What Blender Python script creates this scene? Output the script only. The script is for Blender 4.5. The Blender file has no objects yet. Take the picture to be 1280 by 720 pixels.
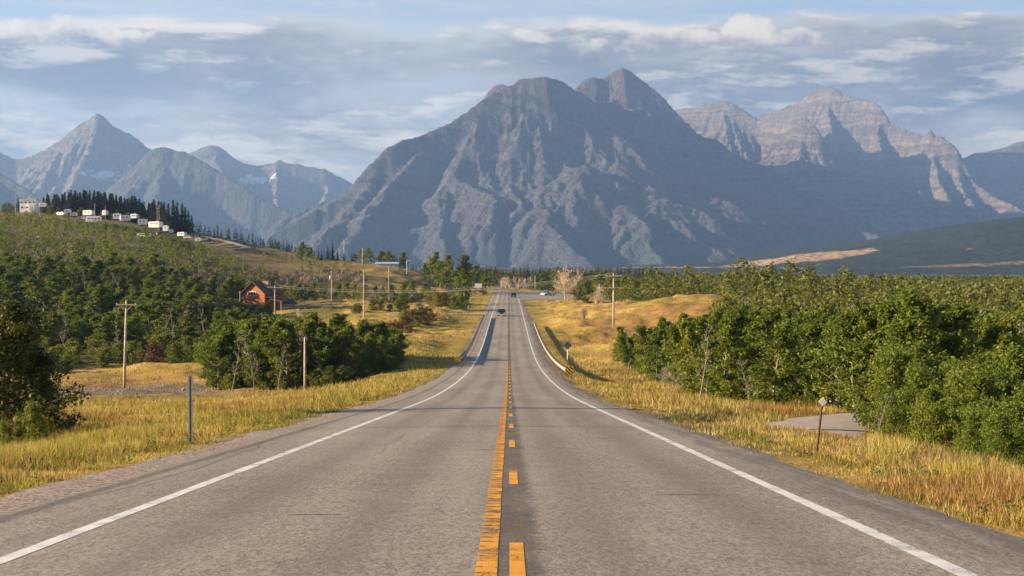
import bpy, math, random
import numpy as np
from mathutils import Vector, Matrix

random.seed(7)
RNG = np.random.default_rng(7)
SC = bpy.context.scene
COL = SC.collection
R = math.radians

# ------------------------------------------------------------------ camera
F = 1800.0                       # focal length in pixels of the 1280 wide frame
PITCH = math.atan(30.0 / F)      # horizon 30 px above the centre
YAW = math.atan(4.0 / F)
cam_d = bpy.data.cameras.new('camera')
cam = bpy.data.objects.new('camera', cam_d)
COL.objects.link(cam)
cam_d.sensor_width = 36.0
cam_d.lens = 36.0 * F / 1280.0
cam_d.clip_start = 0.1
cam_d.clip_end = 60000
cam.rotation_euler = (math.pi / 2 - PITCH, 0, -YAW)
SC.camera = cam
CM = np.array(cam.rotation_euler.to_matrix())

def at(px, py, D):
    """point on the ray through pixel (1280x720) whose world Y is D"""
    d = CM @ np.array([(px - 640.0) / F, (360.0 - py) / F, -1.0])
    d = d * (D / d[1])
    return float(d[0]), float(D), float(d[2])

def px2x(px, D):
    return (px - 636.0) / F * D

# ------------------------------------------------------------------ noise
_T = np.random.default_rng(11).random((256, 256))
_TJ = np.random.default_rng(12).random((256, 256, 2))
def vnoise(x, y):
    xi = np.floor(x).astype(np.int64); yi = np.floor(y).astype(np.int64)
    fx = x - xi; fy = y - yi
    fx = fx * fx * fx * (fx * (fx * 6 - 15) + 10); fy = fy * fy * fy * (fy * (fy * 6 - 15) + 10)
    a = _T[xi & 255, yi & 255]; b = _T[(xi + 1) & 255, yi & 255]
    c = _T[xi & 255, (yi + 1) & 255]; d = _T[(xi + 1) & 255, (yi + 1) & 255]
    return (a + (b - a) * fx) * (1 - fy) + (c + (d - c) * fx) * fy
def fbm(x, y, o=4):
    s = 0; a = 0.5; n = 0
    for i in range(o):
        s = s + a * vnoise(x + 17.3 * i, y - 9.1 * i); n += a
        x = x * 2.03; y = y * 2.03; a *= 0.5
    return s / n
def sstep(a, b, x):
    t = np.clip((x - a) / (b - a), 0, 1)
    return t * t * (3 - 2 * t)

# ------------------------------------------------------------------ mesh helpers
def np_mesh(name, V, Fa, mats, attrs=None, smooth=False, midx=None):
    me = bpy.data.meshes.new(name)
    V = np.ascontiguousarray(V, dtype=np.float32); Fa = np.ascontiguousarray(Fa, dtype=np.int32)
    k = Fa.shape[1]; m = len(Fa)
    me.vertices.add(len(V)); me.vertices.foreach_set('co', V.ravel())
    me.loops.add(m * k); me.loops.foreach_set('vertex_index', Fa.ravel())
    me.polygons.add(m)
    me.polygons.foreach_set('loop_start', np.arange(0, m * k, k, dtype=np.int32))
    me.polygons.foreach_set('loop_total', np.full(m, k, dtype=np.int32))
    if midx is not None:
        me.polygons.foreach_set('material_index', np.ascontiguousarray(midx, dtype=np.int32))
    me.polygons.foreach_set('use_smooth', np.full(m, bool(smooth)))
    for M_ in (mats if isinstance(mats, (list, tuple)) else [mats]):
        me.materials.append(M_)
    for an, av in (attrs or {}).items():
        av = np.ascontiguousarray(av, dtype=np.float32)
        if av.ndim == 1:
            a = me.attributes.new(an, 'FLOAT', 'POINT'); a.data.foreach_set('value', av)
        else:
            if av.shape[1] == 3:
                av = np.concatenate([av, np.ones((len(av), 1), np.float32)], 1)
            a = me.attributes.new(an, 'FLOAT_COLOR', 'POINT'); a.data.foreach_set('color', av.ravel())
    me.update(calc_edges=True)
    return me

def link(name, me, parent=None):
    o = bpy.data.objects.new(name, me)
    COL.objects.link(o)
    if parent is not None:
        o.parent = parent
    return o

def tag(o, label=None, cat=None, group=None, kind=None):
    if label: o['label'] = label
    if cat: o['category'] = cat
    if group: o['group'] = group
    if kind: o['kind'] = kind
    return o

def empty(name, loc, rz=0.0, label=None, cat=None, group=None):
    o = bpy.data.objects.new(name, None)
    COL.objects.link(o)
    o.empty_display_size = 0.3
    o.location = loc; o.rotation_euler = (0, 0, rz)
    return tag(o, label, cat, group)

def copy_tree(o, parent=None):
    c = o.copy(); COL.objects.link(c)
    if parent is not None: c.parent = parent
    for ch in o.children:
        copy_tree(ch, c)
    return c

class MB:
    """collects simple shapes into one mesh"""
    def __init__(self):
        self.v = []; self.f = []; self.m = []
    def add(self, vs, fs, mi=0):
        b = len(self.v); self.v += [tuple(p) for p in vs]
        for q in fs:
            self.f.append([b + i for i in q]); self.m.append(mi)
        return self
    def box(self, c, s, mi=0, rz=0.0, bev=0.0):
        hx, hy, hz = s[0] / 2, s[1] / 2, s[2] / 2
        P = []
        for sx, sy in ((-1, -1), (1, -1), (1, 1), (-1, 1)):
            P.append((sx, sy))
        vs = []
        if bev <= 0:
            for z in (-hz, hz):
                for sx, sy in P: vs.append((sx * hx, sy * hy, z))
            fs = [(3, 2, 1, 0), (4, 5, 6, 7), (0, 1, 5, 4), (1, 2, 6, 5), (2, 3, 7, 6), (3, 0, 4, 7)]
        else:
            b = bev
            for z, k in ((-hz, b), (-hz + b, 0), (hz - b, 0), (hz, b)):
                for sx, sy in P: vs.append((sx * (hx - k), sy * (hy - k), z))
            fs = [(3, 2, 1, 0), (12, 13, 14, 15)]
            for L in range(3):
                for i in range(4):
                    j = (i + 1) % 4
                    fs.append((L * 4 + i, L * 4 + j, L * 4 + 4 + j, L * 4 + 4 + i))
        ca, sa = math.cos(rz), math.sin(rz)
        vs = [(c[0] + x * ca - y * sa, c[1] + x * sa + y * ca, c[2] + z) for x, y, z in vs]
        return self.add(vs, fs, mi)
    def tube(self, pts, rad, n=8, mi=0, caps=True):
        pts = [Vector(p) for p in pts]
        if not isinstance(rad, (list, tuple)): rad = [rad] * len(pts)
        vs = []
        for i, p in enumerate(pts):
            t = (pts[min(i + 1, len(pts) - 1)] - pts[max(i - 1, 0)]).normalized()
            a = Vector((0, 0, 1)) if abs(t.z) < 0.9 else Vector((1, 0, 0))
            u = t.cross(a).normalized(); w = t.cross(u).normalized()
            for k in range(n):
                an = 2 * math.pi * k / n
                vs.append(p + (u * math.cos(an) + w * math.sin(an)) * rad[i])
        fs = []
        for i in range(len(pts) - 1):
            for k in range(n):
                k2 = (k + 1) % n
                fs.append((i * n + k, i * n + k2, (i + 1) * n + k2, (i + 1) * n + k))
        if caps:
            fs.append(tuple(range(n)))
            fs.append(tuple((len(pts) - 1) * n + k for k in reversed(range(n))))
        return self.add(vs, fs, mi)
    def prism(self, prof, x0, x1, mi=0, inset=None):
        """(y,z) profile extruded along x; inset(y,z) -> how far the side moves in"""
        n = len(prof); g = inset or (lambda y, z: 0.0)
        vs = [(x0 + g(y, z), y, z) for y, z in prof] + [(x1 - g(y, z), y, z) for y, z in prof]
        fs = [tuple(range(n)), tuple(n + k for k in reversed(range(n)))]
        for k in range(n):
            j = (k + 1) % n
            fs.append((k, n + k, n + j, j))
        return self.add(vs, fs, mi)
    def build(self, name, mats, parent=None, smooth=False):
        me = bpy.data.meshes.new(name)
        me.from_pydata(self.v, [], self.f)
        for M_ in (mats if isinstance(mats, (list, tuple)) else [mats]):
            me.materials.append(M_)
        me.polygons.foreach_set('material_index', np.array(self.m, dtype=np.int32))
        if smooth:
            me.polygons.foreach_set('use_smooth', np.full(len(self.f), True))
        me.validate(); me.update()
        # consistent outward faces
        import bmesh
        bm = bmesh.new(); bm.from_mesh(me)
        bmesh.ops.recalc_face_normals(bm, faces=bm.faces)
        bm.to_mesh(me); bm.free()
        return link(name, me, parent)

# ------------------------------------------------------------------ material helpers
class NT:
    def __init__(self, name, world=False):
        if world:
            self.m = bpy.data.worlds.new(name)
        else:
            self.m = bpy.data.materials.new(name)
        self.m.use_nodes = True
        self.t = self.m.node_tree
        self.t.nodes.clear()
    def n(self, typ, **kw):
        nd = self.t.nodes.new(typ)
        for k, v in kw.items():
            setattr(nd, k, v)
        return nd
    def put(self, sock, v):
        if hasattr(v, 'is_output') or isinstance(v, bpy.types.NodeSocket):
            self.t.links.new(v, sock)
        else:
            if isinstance(v, (tuple, list)) and len(v) == 3 and sock.type == 'RGBA':
                v = (*v, 1.0)
            sock.default_value = v
    def math(self, op, a, b=None, c=None, clamp=False):
        nd = self.n('ShaderNodeMath', operation=op, use_clamp=clamp)
        self.put(nd.inputs[0], a)
        if b is not None: self.put(nd.inputs[1], b)
        if c is not None: self.put(nd.inputs[2], c)
        return nd.outputs[0]
    def add(self, a, b): return self.math('ADD', a, b)
    def sub(self, a, b): return self.math('SUBTRACT', a, b)
    def mul(self, a, b): return self.math('MULTIPLY', a, b)
    def ramp(self, x, a, b, lo=0.0, hi=1.0, smooth=True):
        nd = self.n('ShaderNodeMapRange', interpolation_type='SMOOTHSTEP' if smooth else 'LINEAR')
        self.put(nd.inputs['Value'], x)
        self.put(nd.inputs['From Min'], a); self.put(nd.inputs['From Max'], b)
        self.put(nd.inputs['To Min'], lo); self.put(nd.inputs['To Max'], hi)
        return nd.outputs[0]
    def mix(self, f, a, b, mode='MIX'):
        nd = self.n('ShaderNodeMix', data_type='RGBA', blend_type=mode)
        self.put(nd.inputs[0], f); self.put(nd.inputs[6], a); self.put(nd.inputs[7], b)
        return nd.outputs[2]
    def noise(self, vec, scale, detail=3.0, rough=0.55, dist=0.0, out=0):
        nd = self.n('ShaderNodeTexNoise')
        if vec is not None: self.put(nd.inputs['Vector'], vec)
        self.put(nd.inputs['Scale'], scale); self.put(nd.inputs['Detail'], detail)
        self.put(nd.inputs['Roughness'], rough); self.put(nd.inputs['Distortion'], dist)
        return nd.outputs[out]
    def comb(self, x, y, z):
        nd = self.n('ShaderNodeCombineXYZ')
        for i, v in enumerate((x, y, z)): self.put(nd.inputs[i], v)
        return nd.outputs[0]
    def sep(self, v):
        nd = self.n('ShaderNodeSeparateXYZ'); self.put(nd.inputs[0], v)
        return nd.outputs
    def pos(self):
        return self.n('ShaderNodeNewGeometry').outputs['Position']
    def scale(self, v, s):
        nd = self.n('ShaderNodeVectorMath', operation='MULTIPLY')
        self.put(nd.inputs[0], v); nd.inputs[1].default_value = s
        return nd.outputs[0]
    def bump(self, h, strength=0.3, dist=0.05):
        nd = self.n('ShaderNodeBump')
        nd.inputs['Strength'].default_value = strength; nd.inputs['Distance'].default_value = dist
        self.put(nd.inputs['Height'], h)
        return nd.outputs[0]
    def attr(self, name, out='Fac'):
        nd = self.n('ShaderNodeAttribute', attribute_name=name)
        return nd.outputs[out]
    def pbsdf(self, col, rough=0.8, spec=0.3, metal=0.0, normal=None):
        nd = self.n('ShaderNodeBsdfPrincipled')
        self.put(nd.inputs['Base Color'], col); self.put(nd.inputs['Roughness'], rough)
        self.put(nd.inputs['Specular IOR Level'], spec); self.put(nd.inputs['Metallic'], metal)
        if normal is not None: self.put(nd.inputs['Normal'], normal)
        return nd.outputs[0]
    def out(self, sh):
        o = self.n('ShaderNodeOutputMaterial'); self.t.links.new(sh, o.inputs['Surface'])
        return self.m

def simple(name, col, rough=0.7, spec=0.3, metal=0.0, var=0.25, scale=8.0):
    t = NT(name)
    oc = t.n('ShaderNodeTexCoord').outputs['Object']
    n = t.noise(oc, scale, 4.0, 0.6)
    f = t.ramp(n, 0.3, 0.7)
    d = tuple(c * (1 - var) for c in col)
    return t.out(t.pbsdf(t.mix(f, d, tuple(min(1, c * (1 + var * 0.4)) for c in col)), rough, spec, metal))

# ------------------------------------------------------------------ road profile
XM = -0.32                        # middle between the white edge lines
_rp = np.array([(-120, 2.2), (-80, 1.8), (-50, 1.2), (-25, 0.2), (-12, -0.6), (0, -1.46), (25, -3.285), (50, -5.11), (66, -6.27), (80, -7.22), (96, -8.2), (112, -9.1), (132, -10.1),
                (155, -11.05), (175, -11.65), (195, -12.05), (220, -12.3), (250, -12.3), (280, -12.15), (313, -12.05), (380, -12.0), (450, -11.95),
                (520, -11.85), (600, -11.75), (680, -11.6), (800, -11.6), (1000, -12.0), (1400, -14)], float)
def _hermite(xs, ys, x):
    m = np.gradient(ys, xs)
    i = np.clip(np.searchsorted(xs, x) - 1, 0, len(xs) - 2)
    h = xs[i + 1] - xs[i]; t = np.clip((x - xs[i]) / h, 0, 1)
    return ((2*t**3 - 3*t**2 + 1) * ys[i] + (t**3 - 2*t**2 + t) * h * m[i]
            + (-2*t**3 + 3*t**2) * ys[i + 1] + (t**3 - t**2) * h * m[i + 1])
def zroad(D):
    return _hermite(_rp[:, 0], _rp[:, 1], np.asarray(D, float))
def xroad(D):
    """sideways shift of the road: straight, then it bends left"""
    D = np.asarray(D, float)
    return -np.where(D > 600, (np.minimum(D, 900) - 600.0) ** 2 / 420.0, 0.0) - np.where(D > 900, (D - 900) * 1.4, 0)

# ------------------------------------------------------------------ terrain
CP = []
def cp(px, py, D): CP.append(at(px, py, D))
def cz(px, D, z): CP.append((px2x(px, D), D, z))
# left verge and meadow
cp(238, 552, 40); cp(40, 548, 50); cp(150, 521, 76); cp(300, 503, 105); cp(158, 485, 164); cp(80, 472, 190)
cp(380, 489, 150); cp(450, 481, 140); cp(500, 456, 165); cp(535, 431, 205); cp(470, 425, 230); cp(440, 405, 290)
cp(400, 412, 290); cp(454, 422, 262); cp(350, 402, 330); cp(380, 387, 375); cp(450, 384, 380); cp(330, 391, 372); cp(120, 580, 30); cp(0, 600, 26)
cp(520, 415, 262); cp(560, 400, 300); cp(590, 393, 340); cp(560, 382, 400); cp(590, 378, 450); cp(600, 370, 530)
cz(-100, 60, -7.0); cz(-150, 110, -10); cz(-150, 200, -14)
for D_, zs in ((225, (-14.6, -14.4, -14.0)), (300, (-11.0, -11.8, -12.8)), (400, (-2, -4, -7.5)), (500, (6.5, 3.5, -1)), (600, (14.5, 11, 5)), (700, (22, 18.5, 11.5)), (800, (29.5, 26.0, 17.5)), (950, (26, 21, 12)), (1200, (4, 2, -2))):
    for p_, z_ in zip((40, 150, 250), zs): cz(p_, D_, z_)
for D_, z_ in ((400, 2), (500, 10), (600, 17), (700, 23), (800, 29), (950, 30), (1200, 8)): cz(-80, D_, z_)
for D_, z_ in ((420, -10.5), (500, -5.5), (600, 1), (700, 6.5), (800, 9), (950, 5)): cz(330, D_, z_)
for D_, z_ in ((450, -10), (550, -3.7), (650, 2), (750, 3.5), (900, -2)): cz(400, D_, z_)
for D_, z_ in ((450, -11), (550, -5.2), (620, -0.8), (720, -1.5), (900, -8)): cz(470, D_, z_)
for D_, z_ in ((480, -10.6), (550, -8), (620, -4.2), (700, -5), (900, -10)): cz(525, D_, z_)
for D_, z_ in ((500, -11.2), (600, -9.5), (700, -9)): cz(565, D_, z_)
# right
cp(1022, 560, 37); cp(1130, 588, 40); cp(1280, 612, 33); cp(1100, 548, 55); cp(1025, 532, 65); cp(900, 506, 90)
cp(850, 491, 110); cp(800, 472, 140); cp(790, 463, 155); cp(760, 441, 190); cp(720, 456, 150); cp(730, 431, 225); cp(690, 440, 200)
cp(700, 401, 290); cp(735, 412, 262); cp(767, 409, 270); cp(800, 387, 300); cp(850, 379, 300); cp(900, 375, 300); cp(960, 376, 300)
cp(850, 371, 350); cp(790, 379, 345); cp(720, 386, 370); cp(760, 379, 380); cp(680, 376, 470); cz(720, 480, -12.2); cz(800, 450, -12.5)
cz(1000, 110, -9.6); cz(1150, 90, -8.8); cz(1300, 80, -8.6); cz(1300, 50, -6.8); cz(1450, 60, -8)
cz(1000, 180, -11.8); cz(1200, 180, -12); cz(1400, 180, -12); cz(880, 210, -11.8); cz(960, 230, -11.6); cz(1200, 300, -12); cz(1400, 300, -12.4)
cz(900, 450, -12.2); cz(1100, 450, -12.2); cz(1350, 450, -12.6); cz(700, 620, -12.4); cz(900, 650, -13); cz(1200, 650, -13.5)
for p_ in (560, 700, 900, 1150, 1400): cz(p_, 1000, -14.5)
for p_ in (200, 500, 700, 850, 1100, 1400): cz(p_, 1500, -20)
for p_, z_ in ((-100, -18), (200, -18), (500, -21), (700, -23)): cz(p_, 2200, z_)
for p_ in (850, 1000, 1200, 1450): cz(p_, 1800, -24.5); cz(p_, 2100, -33); cz(p_, 2700, -36); cz(p_, 3200, -31); cz(p_, 3600, -22)
for p_ in (-100, 200, 500, 800, 1000, 1300): cz(p_, 4200, -16); cz(p_, 7000, -16); cz(p_, 13000, -16)
for D_ in (-60, -20, 5, 20): CP.append((-25, D_, float(zroad(D_)) - 1.5)); CP.append((25, D_, float(zroad(D_)) - 1.3))
for D_ in (30, 60, 100, 140, 180, 240, 300, 360, 420, 500, 580): CP.append((-7.5, D_, float(zroad(D_)) - 0.25)); CP.append((6.5, D_, float(zroad(D_)) - 0.25))

def _uv(x, D):
    D = np.maximum(np.asarray(D, float), -50)
    return np.clip(np.asarray(x, float) / (D + 60), -0.75, 0.75) * 3.0, np.log(D + 60)
_C = np.array(CP); _cu, _cv = _uv(_C[:, 0], _C[:, 1])
_K = np.sqrt((_cu[:, None] - _cu[None]) ** 2 + (_cv[:, None] - _cv[None]) ** 2 + 0.05 ** 2)
_n = len(_C); _A = np.zeros((_n + 3, _n + 3)); _A[:_n, :_n] = _K - 0.004 * np.eye(_n)
_Pm = np.stack([np.ones(_n), _cu, _cv], 1); _A[:_n, _n:] = _Pm; _A[_n:, :_n] = _Pm.T
_W = np.linalg.solve(_A, np.concatenate([_C[:, 2], np.zeros(3)]))
def _rbf(x, D):
    u, v = _uv(x, D); sh = u.shape; u = u.ravel(); v = v.ravel(); out = np.empty(len(u))
    for i in range(0, len(u), 40000):
        a, b = u[i:i + 40000], v[i:i + 40000]
        k = np.sqrt((a[:, None] - _cu) ** 2 + (b[:, None] - _cv) ** 2 + 0.05 ** 2)
        out[i:i + 40000] = k @ _W[:_n] + _W[_n] + a * _W[_n + 1] + b * _W[_n + 2]
    return out.reshape(sh)

def path_dist(x, D, pts):
    """distance to a polyline and the height interpolated on it"""
    best = np.full(np.shape(x), 1e9); zz = np.zeros(np.shape(x))
    for (x0, y0, z0), (x1, y1, z1) in zip(pts[:-1], pts[1:]):
        dx, dy = x1 - x0, y1 - y0
        t = np.clip(((x - x0) * dx + (D - y0) * dy) / (dx * dx + dy * dy), 0, 1)
        d = np.hypot(x - x0 - t * dx, D - y0 - t * dy)
        m = d < best
        best = np.where(m, d, best); zz = np.where(m, z0 + t * (z1 - z0), zz)
    return best, zz

EDGE_L, EDGE_R = -6.05, 4.55      # edges of the asphalt and gravel shoulder (x, along the straight part)
DRIVE = [(9.6, 46, -6.0), (11.3, 54, -6.35), (12.8, 60, -6.75), (14.3, 65, -7.15), (16.6, 69.5, -7.45), (20, 73.5, -7.7), (26, 77, -7.9), (40, 80, -8.2), (70, 84, -8.6)]
GRAVEL = [(-5.5, 340, -12.05), (-14, 340.5, -12.0), (-20, 341, -11.85), (-28, 343, -11.7)]
LANE = [(-78, 402, -11.2), (-62, 400, -11.5), (-48, 398, -11.6), (-40, 398, -11.6)]
LOT = [(4, 548, -11.85), (16, 548, -11.85), (24, 546, -11.9)]
UPLANE = [(px2x(255, 690), 690, 13.2), (px2x(285, 680), 680, 10.6), (px2x(310, 660), 660, 7.4)]
PATHS = [(DRIVE, 2.3, 3.0), (GRAVEL, 2.8, 4.0), (LANE, 2.2, 4.0), (LOT, 55.0, 12.0), (UPLANE, 2.6, 5.0)]

def ground(x, D):
    x = np.asarray(x, float); D = np.asarray(D, float)
    x, D = np.broadcast_arrays(x, D)
    xr = x - xroad(D)
    z = _rbf(x, D)
    bumpy = (fbm(x * 0.12, D * 0.12, 3) - 0.5) * 0.55 + (fbm(x * 0.5 + 9, D * 0.5, 2) - 0.5) * 0.18
    off = np.maximum(EDGE_L - xr, xr - EDGE_R)
    z = z + bumpy * sstep(1.0, 6, off) * np.clip(D / 60.0, 0.3, 4.0)
    zr = zroad(D)
    w = sstep(0.0, 9.0, off)
    inb = off < 0
    zz = (zr - 0.085 - 0.05 * np.clip(off, 0, 3)) * (1 - w) + z * w
    for pts, hw, soft in PATHS[:3] + PATHS[4:]:
        d, pz = path_dist(x, D, pts)
        k = 1 - sstep(hw, hw + soft, d)
        zz = zz * (1 - k) + pz * k
    d = np.maximum(np.maximum(4.0 - xr, xr - 26), np.abs(D - 548) - 68)
    k = 1 - sstep(0, 14, d)
    zz = zz * (1 - k) + (zr - 0.09) * k
    zz = np.where(inb, zr - 0.085 - 0.35 * sstep(0.75, 1.3, -off), zz)
    return zz

def gz(x, D): return float(ground(np.array([x]), np.array([D]))[0])

# --- land cover: golden grass / lawn / forest floor / brush / stones
def cover(x, D):
    x = np.asarray(x, float); D = np.asarray(D, float)
    px = x / np.maximum(D, 5) * F + 636
    j = (fbm(x * 0.06 + 5, D * 0.06, 3) - 0.5)
    jp = px + j * 60
    n1 = fbm(x * 0.035, D * 0.035, 4); n2 = fbm(x * 0.09 + 31, D * 0.09, 3); n3 = fbm(x * 0.25 + 3, D * 0.25 + 8, 3)
    gold = np.array([0.40, 0.255, 0.065]); green = np.array([0.27, 0.205, 0.035]); straw = np.array([0.47, 0.33, 0.125]); rust = np.array([0.27, 0.135, 0.05])
    c = gold * np.ones(x.shape + (3,))
    def mixin(col, f):
        nonlocal c
        c = c * (1 - f[..., None]) + np.array(col) * f[..., None]
    mixin(green, sstep(0.5, 0.68, n2) * 0.8)
    mixin(straw, sstep(0.52, 0.72, n3) * 0.6)
    mixin(rust, sstep(0.53, 0.68, n1) * 0.55)
    xr = x - xroad(D); off = np.maximum(EDGE_L - xr, xr - EDGE_R)
    mixin(green, (1 - sstep(3, 14, off)) * sstep(0.3, 0.55, n2) * (D > 60) * 0.6)
    mixin((0.155, 0.125, 0.095), (1 - sstep(0.05, 0.8, off + j * 2.2)) * 0.85)
    # lawn by the house
    lw = sstep(340, 362, jp) * (1 - sstep(415, 450, jp + (D - 340) * 0.5)) * sstep(318, 330, D) * (1 - sstep(392, 400, D))
    mixin((0.12, 0.125, 0.03), lw * 0.9)
    # hillside brush
    hb = sstep(395, 440, D + j * 60) * (1 - sstep(500, 560, jp)) * (1 - 0.75 * sstep(395, 470, jp))
    mixin((0.15, 0.115, 0.06), hb * 0.8)
    # forest floor
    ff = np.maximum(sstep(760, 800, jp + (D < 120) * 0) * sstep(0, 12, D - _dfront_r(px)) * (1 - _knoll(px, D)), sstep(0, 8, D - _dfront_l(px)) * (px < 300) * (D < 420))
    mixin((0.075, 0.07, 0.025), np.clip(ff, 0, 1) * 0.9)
    mixin((0.06, 0.06, 0.03), sstep(640, 700, D) * sstep(540, 600, px) * 0.9)
    mixin((0.05, 0.055, 0.03), sstep(880, 1000, D) * 0.9)
    # stones round the first pole
    st = 1 - sstep(3.0, 11.0, np.hypot((x + 40) * 0.5, (D - 152) * 0.45) + j * 9)
    mixin((0.19, 0.15, 0.13), st * 0.85)
    return c

def _dfront_r(px):
    return np.interp(px, [760, 772, 790, 810, 850, 880, 940, 985, 1040, 1075, 1120, 1200, 1300, 1500], [400, 172, 150, 138, 113, 97, 90, 86, 86, 58, 46, 40, 36, 34])
def _dfront_l(px):
    return np.interp(px, [-200, 60, 80, 150, 270, 300, 310], [190, 196, 200, 205, 200, 190, 600])
def _knoll(px, D):
    return (1 - sstep(870, 930, px)) * sstep(195, 215, D) * (1 - sstep(335, 350, D))

# grid that follows the road
xs = [0.0]; s_ = 0.4
while xs[-1] < 7500:
    xs.append(xs[-1] + s_)
    if xs[-1] > 26: s_ *= 1.055
xs = np.array(xs); xs = np.concatenate([-xs[:0:-1], xs])
xs = np.unique(np.concatenate([xs, [EDGE_L, EDGE_L - 0.02, EDGE_R, EDGE_R + 0.02]]))
ys = [-90.0]
while ys[-1] < 16000: ys.append(ys[-1] + max(0.7, 0.009 * abs(ys[-1])))
ys = np.array(ys)
GX, GY = np.meshgrid(xs, ys); GXs = GX + xroad(GY)
GZ = ground(GXs, GY)
Vg = np.stack([GXs, GY, GZ], -1).reshape(-1, 3)
nx, ny = len(xs), len(ys)
ii = (np.arange(ny - 1)[:, None] * nx + np.arange(nx - 1)[None]).ravel()
Fg = np.stack([ii, ii + 1, ii + nx + 1, ii + nx], 1)

t = NT('ground_cover')
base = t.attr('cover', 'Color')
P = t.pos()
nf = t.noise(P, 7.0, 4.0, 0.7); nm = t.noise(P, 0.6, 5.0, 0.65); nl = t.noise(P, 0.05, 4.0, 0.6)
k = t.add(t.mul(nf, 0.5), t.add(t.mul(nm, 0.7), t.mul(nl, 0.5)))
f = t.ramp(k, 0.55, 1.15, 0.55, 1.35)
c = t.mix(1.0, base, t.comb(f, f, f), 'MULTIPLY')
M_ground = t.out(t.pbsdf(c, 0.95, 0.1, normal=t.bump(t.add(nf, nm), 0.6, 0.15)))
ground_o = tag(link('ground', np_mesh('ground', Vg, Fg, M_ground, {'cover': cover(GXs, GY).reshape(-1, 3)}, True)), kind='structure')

# ------------------------------------------------------------------ road
t = NT('asphalt')
P = t.pos(); S = t.sep(P)
fine = t.noise(t.scale(P, (1.0, 0.4, 1.0)), 55.0, 3.0, 0.75); grit = t.noise(P, 160.0, 1.0, 0.5); med = t.noise(P, 1.3, 5.0, 0.6)
streak = t.noise(t.scale(P, (1.6, 0.035, 0.0)), 1.0, 4.0, 0.6)
pat = t.noise(t.scale(P, (0.35, 0.08, 0.0)), 1.0, 3.0, 0.5)
cel = t.n('ShaderNodeTexVoronoi'); t.put(cel.inputs['Vector'], t.scale(P, (1.0, 0.30, 1.0))); cel.inputs['Scale'].default_value = 52.0
cel2 = t.n('ShaderNodeTexVoronoi'); t.put(cel2.inputs['Vector'], t.scale(P, (1.0, 0.30, 1.0))); cel2.inputs['Scale'].default_value = 24.0
spk = t.add(t.mul(t.sep(cel.outputs['Color'])[0], 0.36), t.mul(t.sep(cel2.outputs['Color'])[1], 0.14))
v = t.add(t.mul(fine, 0.30), t.add(spk, t.add(t.mul(med, 0.22), t.add(t.mul(streak, 0.40), t.mul(pat, 0.50)))))
f = t.ramp(v, 0.52, 1.28, 0.0, 1.0, False)
c = t.mix(f, (0.064, 0.055, 0.046), (0.38, 0.332, 0.275))
# darker strips where the wheels run
xl = t.sub(S[0], XM)
def track(x0, w):
    return t.ramp(t.math('ABSOLUTE', t.sub(xl, x0)), 0.0, w, 1.0, 0.0)
wt = t.add(t.add(track(-2.6, 0.6), track(-1.05, 0.55)), t.add(track(1.15, 0.55), track(2.7, 0.6)))
c = t.mix(t.mul(wt, t.ramp(streak, 0.2, 0.8, 0.12, 0.55)), c, (0.105, 0.09, 0.075))
# shoulder surfaces: gravelly edge on the left, dark patching on the right
wob = t.mul(t.sub(t.noise(t.scale(P, (1, 0.5, 1)), 1.0, 4.0, 0.7), 0.5), 0.55)
grav = t.ramp(t.add(S[0], wob), -5.15, -5.4, 0.0, 1.0)
peb = t.n('ShaderNodeTexVoronoi'); t.put(peb.inputs['Vector'], P); peb.inputs['Scale'].default_value = 26.0
cg = t.mix(t.ramp(t.sep(peb.outputs['Color'])[0], 0.1, 0.95), (0.13, 0.095, 0.075), (0.40, 0.33, 0.27))
c = t.mix(grav, c, cg)
groove = t.ramp(t.math('ABSOLUTE', t.sub(t.add(S[0], t.mul(wob, 0.25)), -5.12)), 0.03, 0.16, 0.55, 0.0)
c = t.mix(groove, c, (0.055, 0.045, 0.04))
dk = t.mul(t.ramp(t.add(S[0], wob), 3.72, 3.95, 0.0, 1.0), t.ramp(t.noise(t.scale(P, (3.0, 0.25, 1)), 1.0, 4.0, 0.7), 0.35, 0.6, 0.05, 0.6))
c = t.mix(dk, c, (0.10, 0.078, 0.07))
M_asphalt = t.out(t.pbsdf(c, 0.9, 0.25, normal=t.bump(t.add(fine, grit), 0.5, 0.02)))

def strip(name, x0, x1, y0, y1, lift, mat, parent=None, crown=True, step=0.6, jag=0.0):
    """sheet lying on the road between two offsets"""
    Y = [y0]
    while Y[-1] < y1: Y.append(min(y1, Y[-1] + max(step, 0.008 * abs(Y[-1]))))
    Y = np.array(Y); n = max(2, int(abs(x1 - x0) / 0.5) + 1)
    X = np.linspace(x0, x1, n)
    XX, YY = np.meshgrid(X, Y)
    if jag:
        j = (fbm(YY * 1.3 + x0 * 7, XX * 0 + 3, 4) - 0.5) * jag
        XX = XX + np.where(XX == XX.min(axis=1, keepdims=True), j, 0) + np.where(XX == XX.max(axis=1, keepdims=True), -j, 0)
    ZZ = zroad(YY) + lift - (np.abs(XX - XM) * 0.012 if crown else 0)
    V = np.stack([XX + xroad(YY), YY, ZZ], -1).reshape(-1, 3)
    i = (np.arange(len(Y) - 1)[:, None] * n + np.arange(n - 1)[None]).ravel()
    return link(name, np_mesh(name, V, np.stack([i, i + 1, i + n + 1, i + n], 1), mat, smooth=True), parent)

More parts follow.
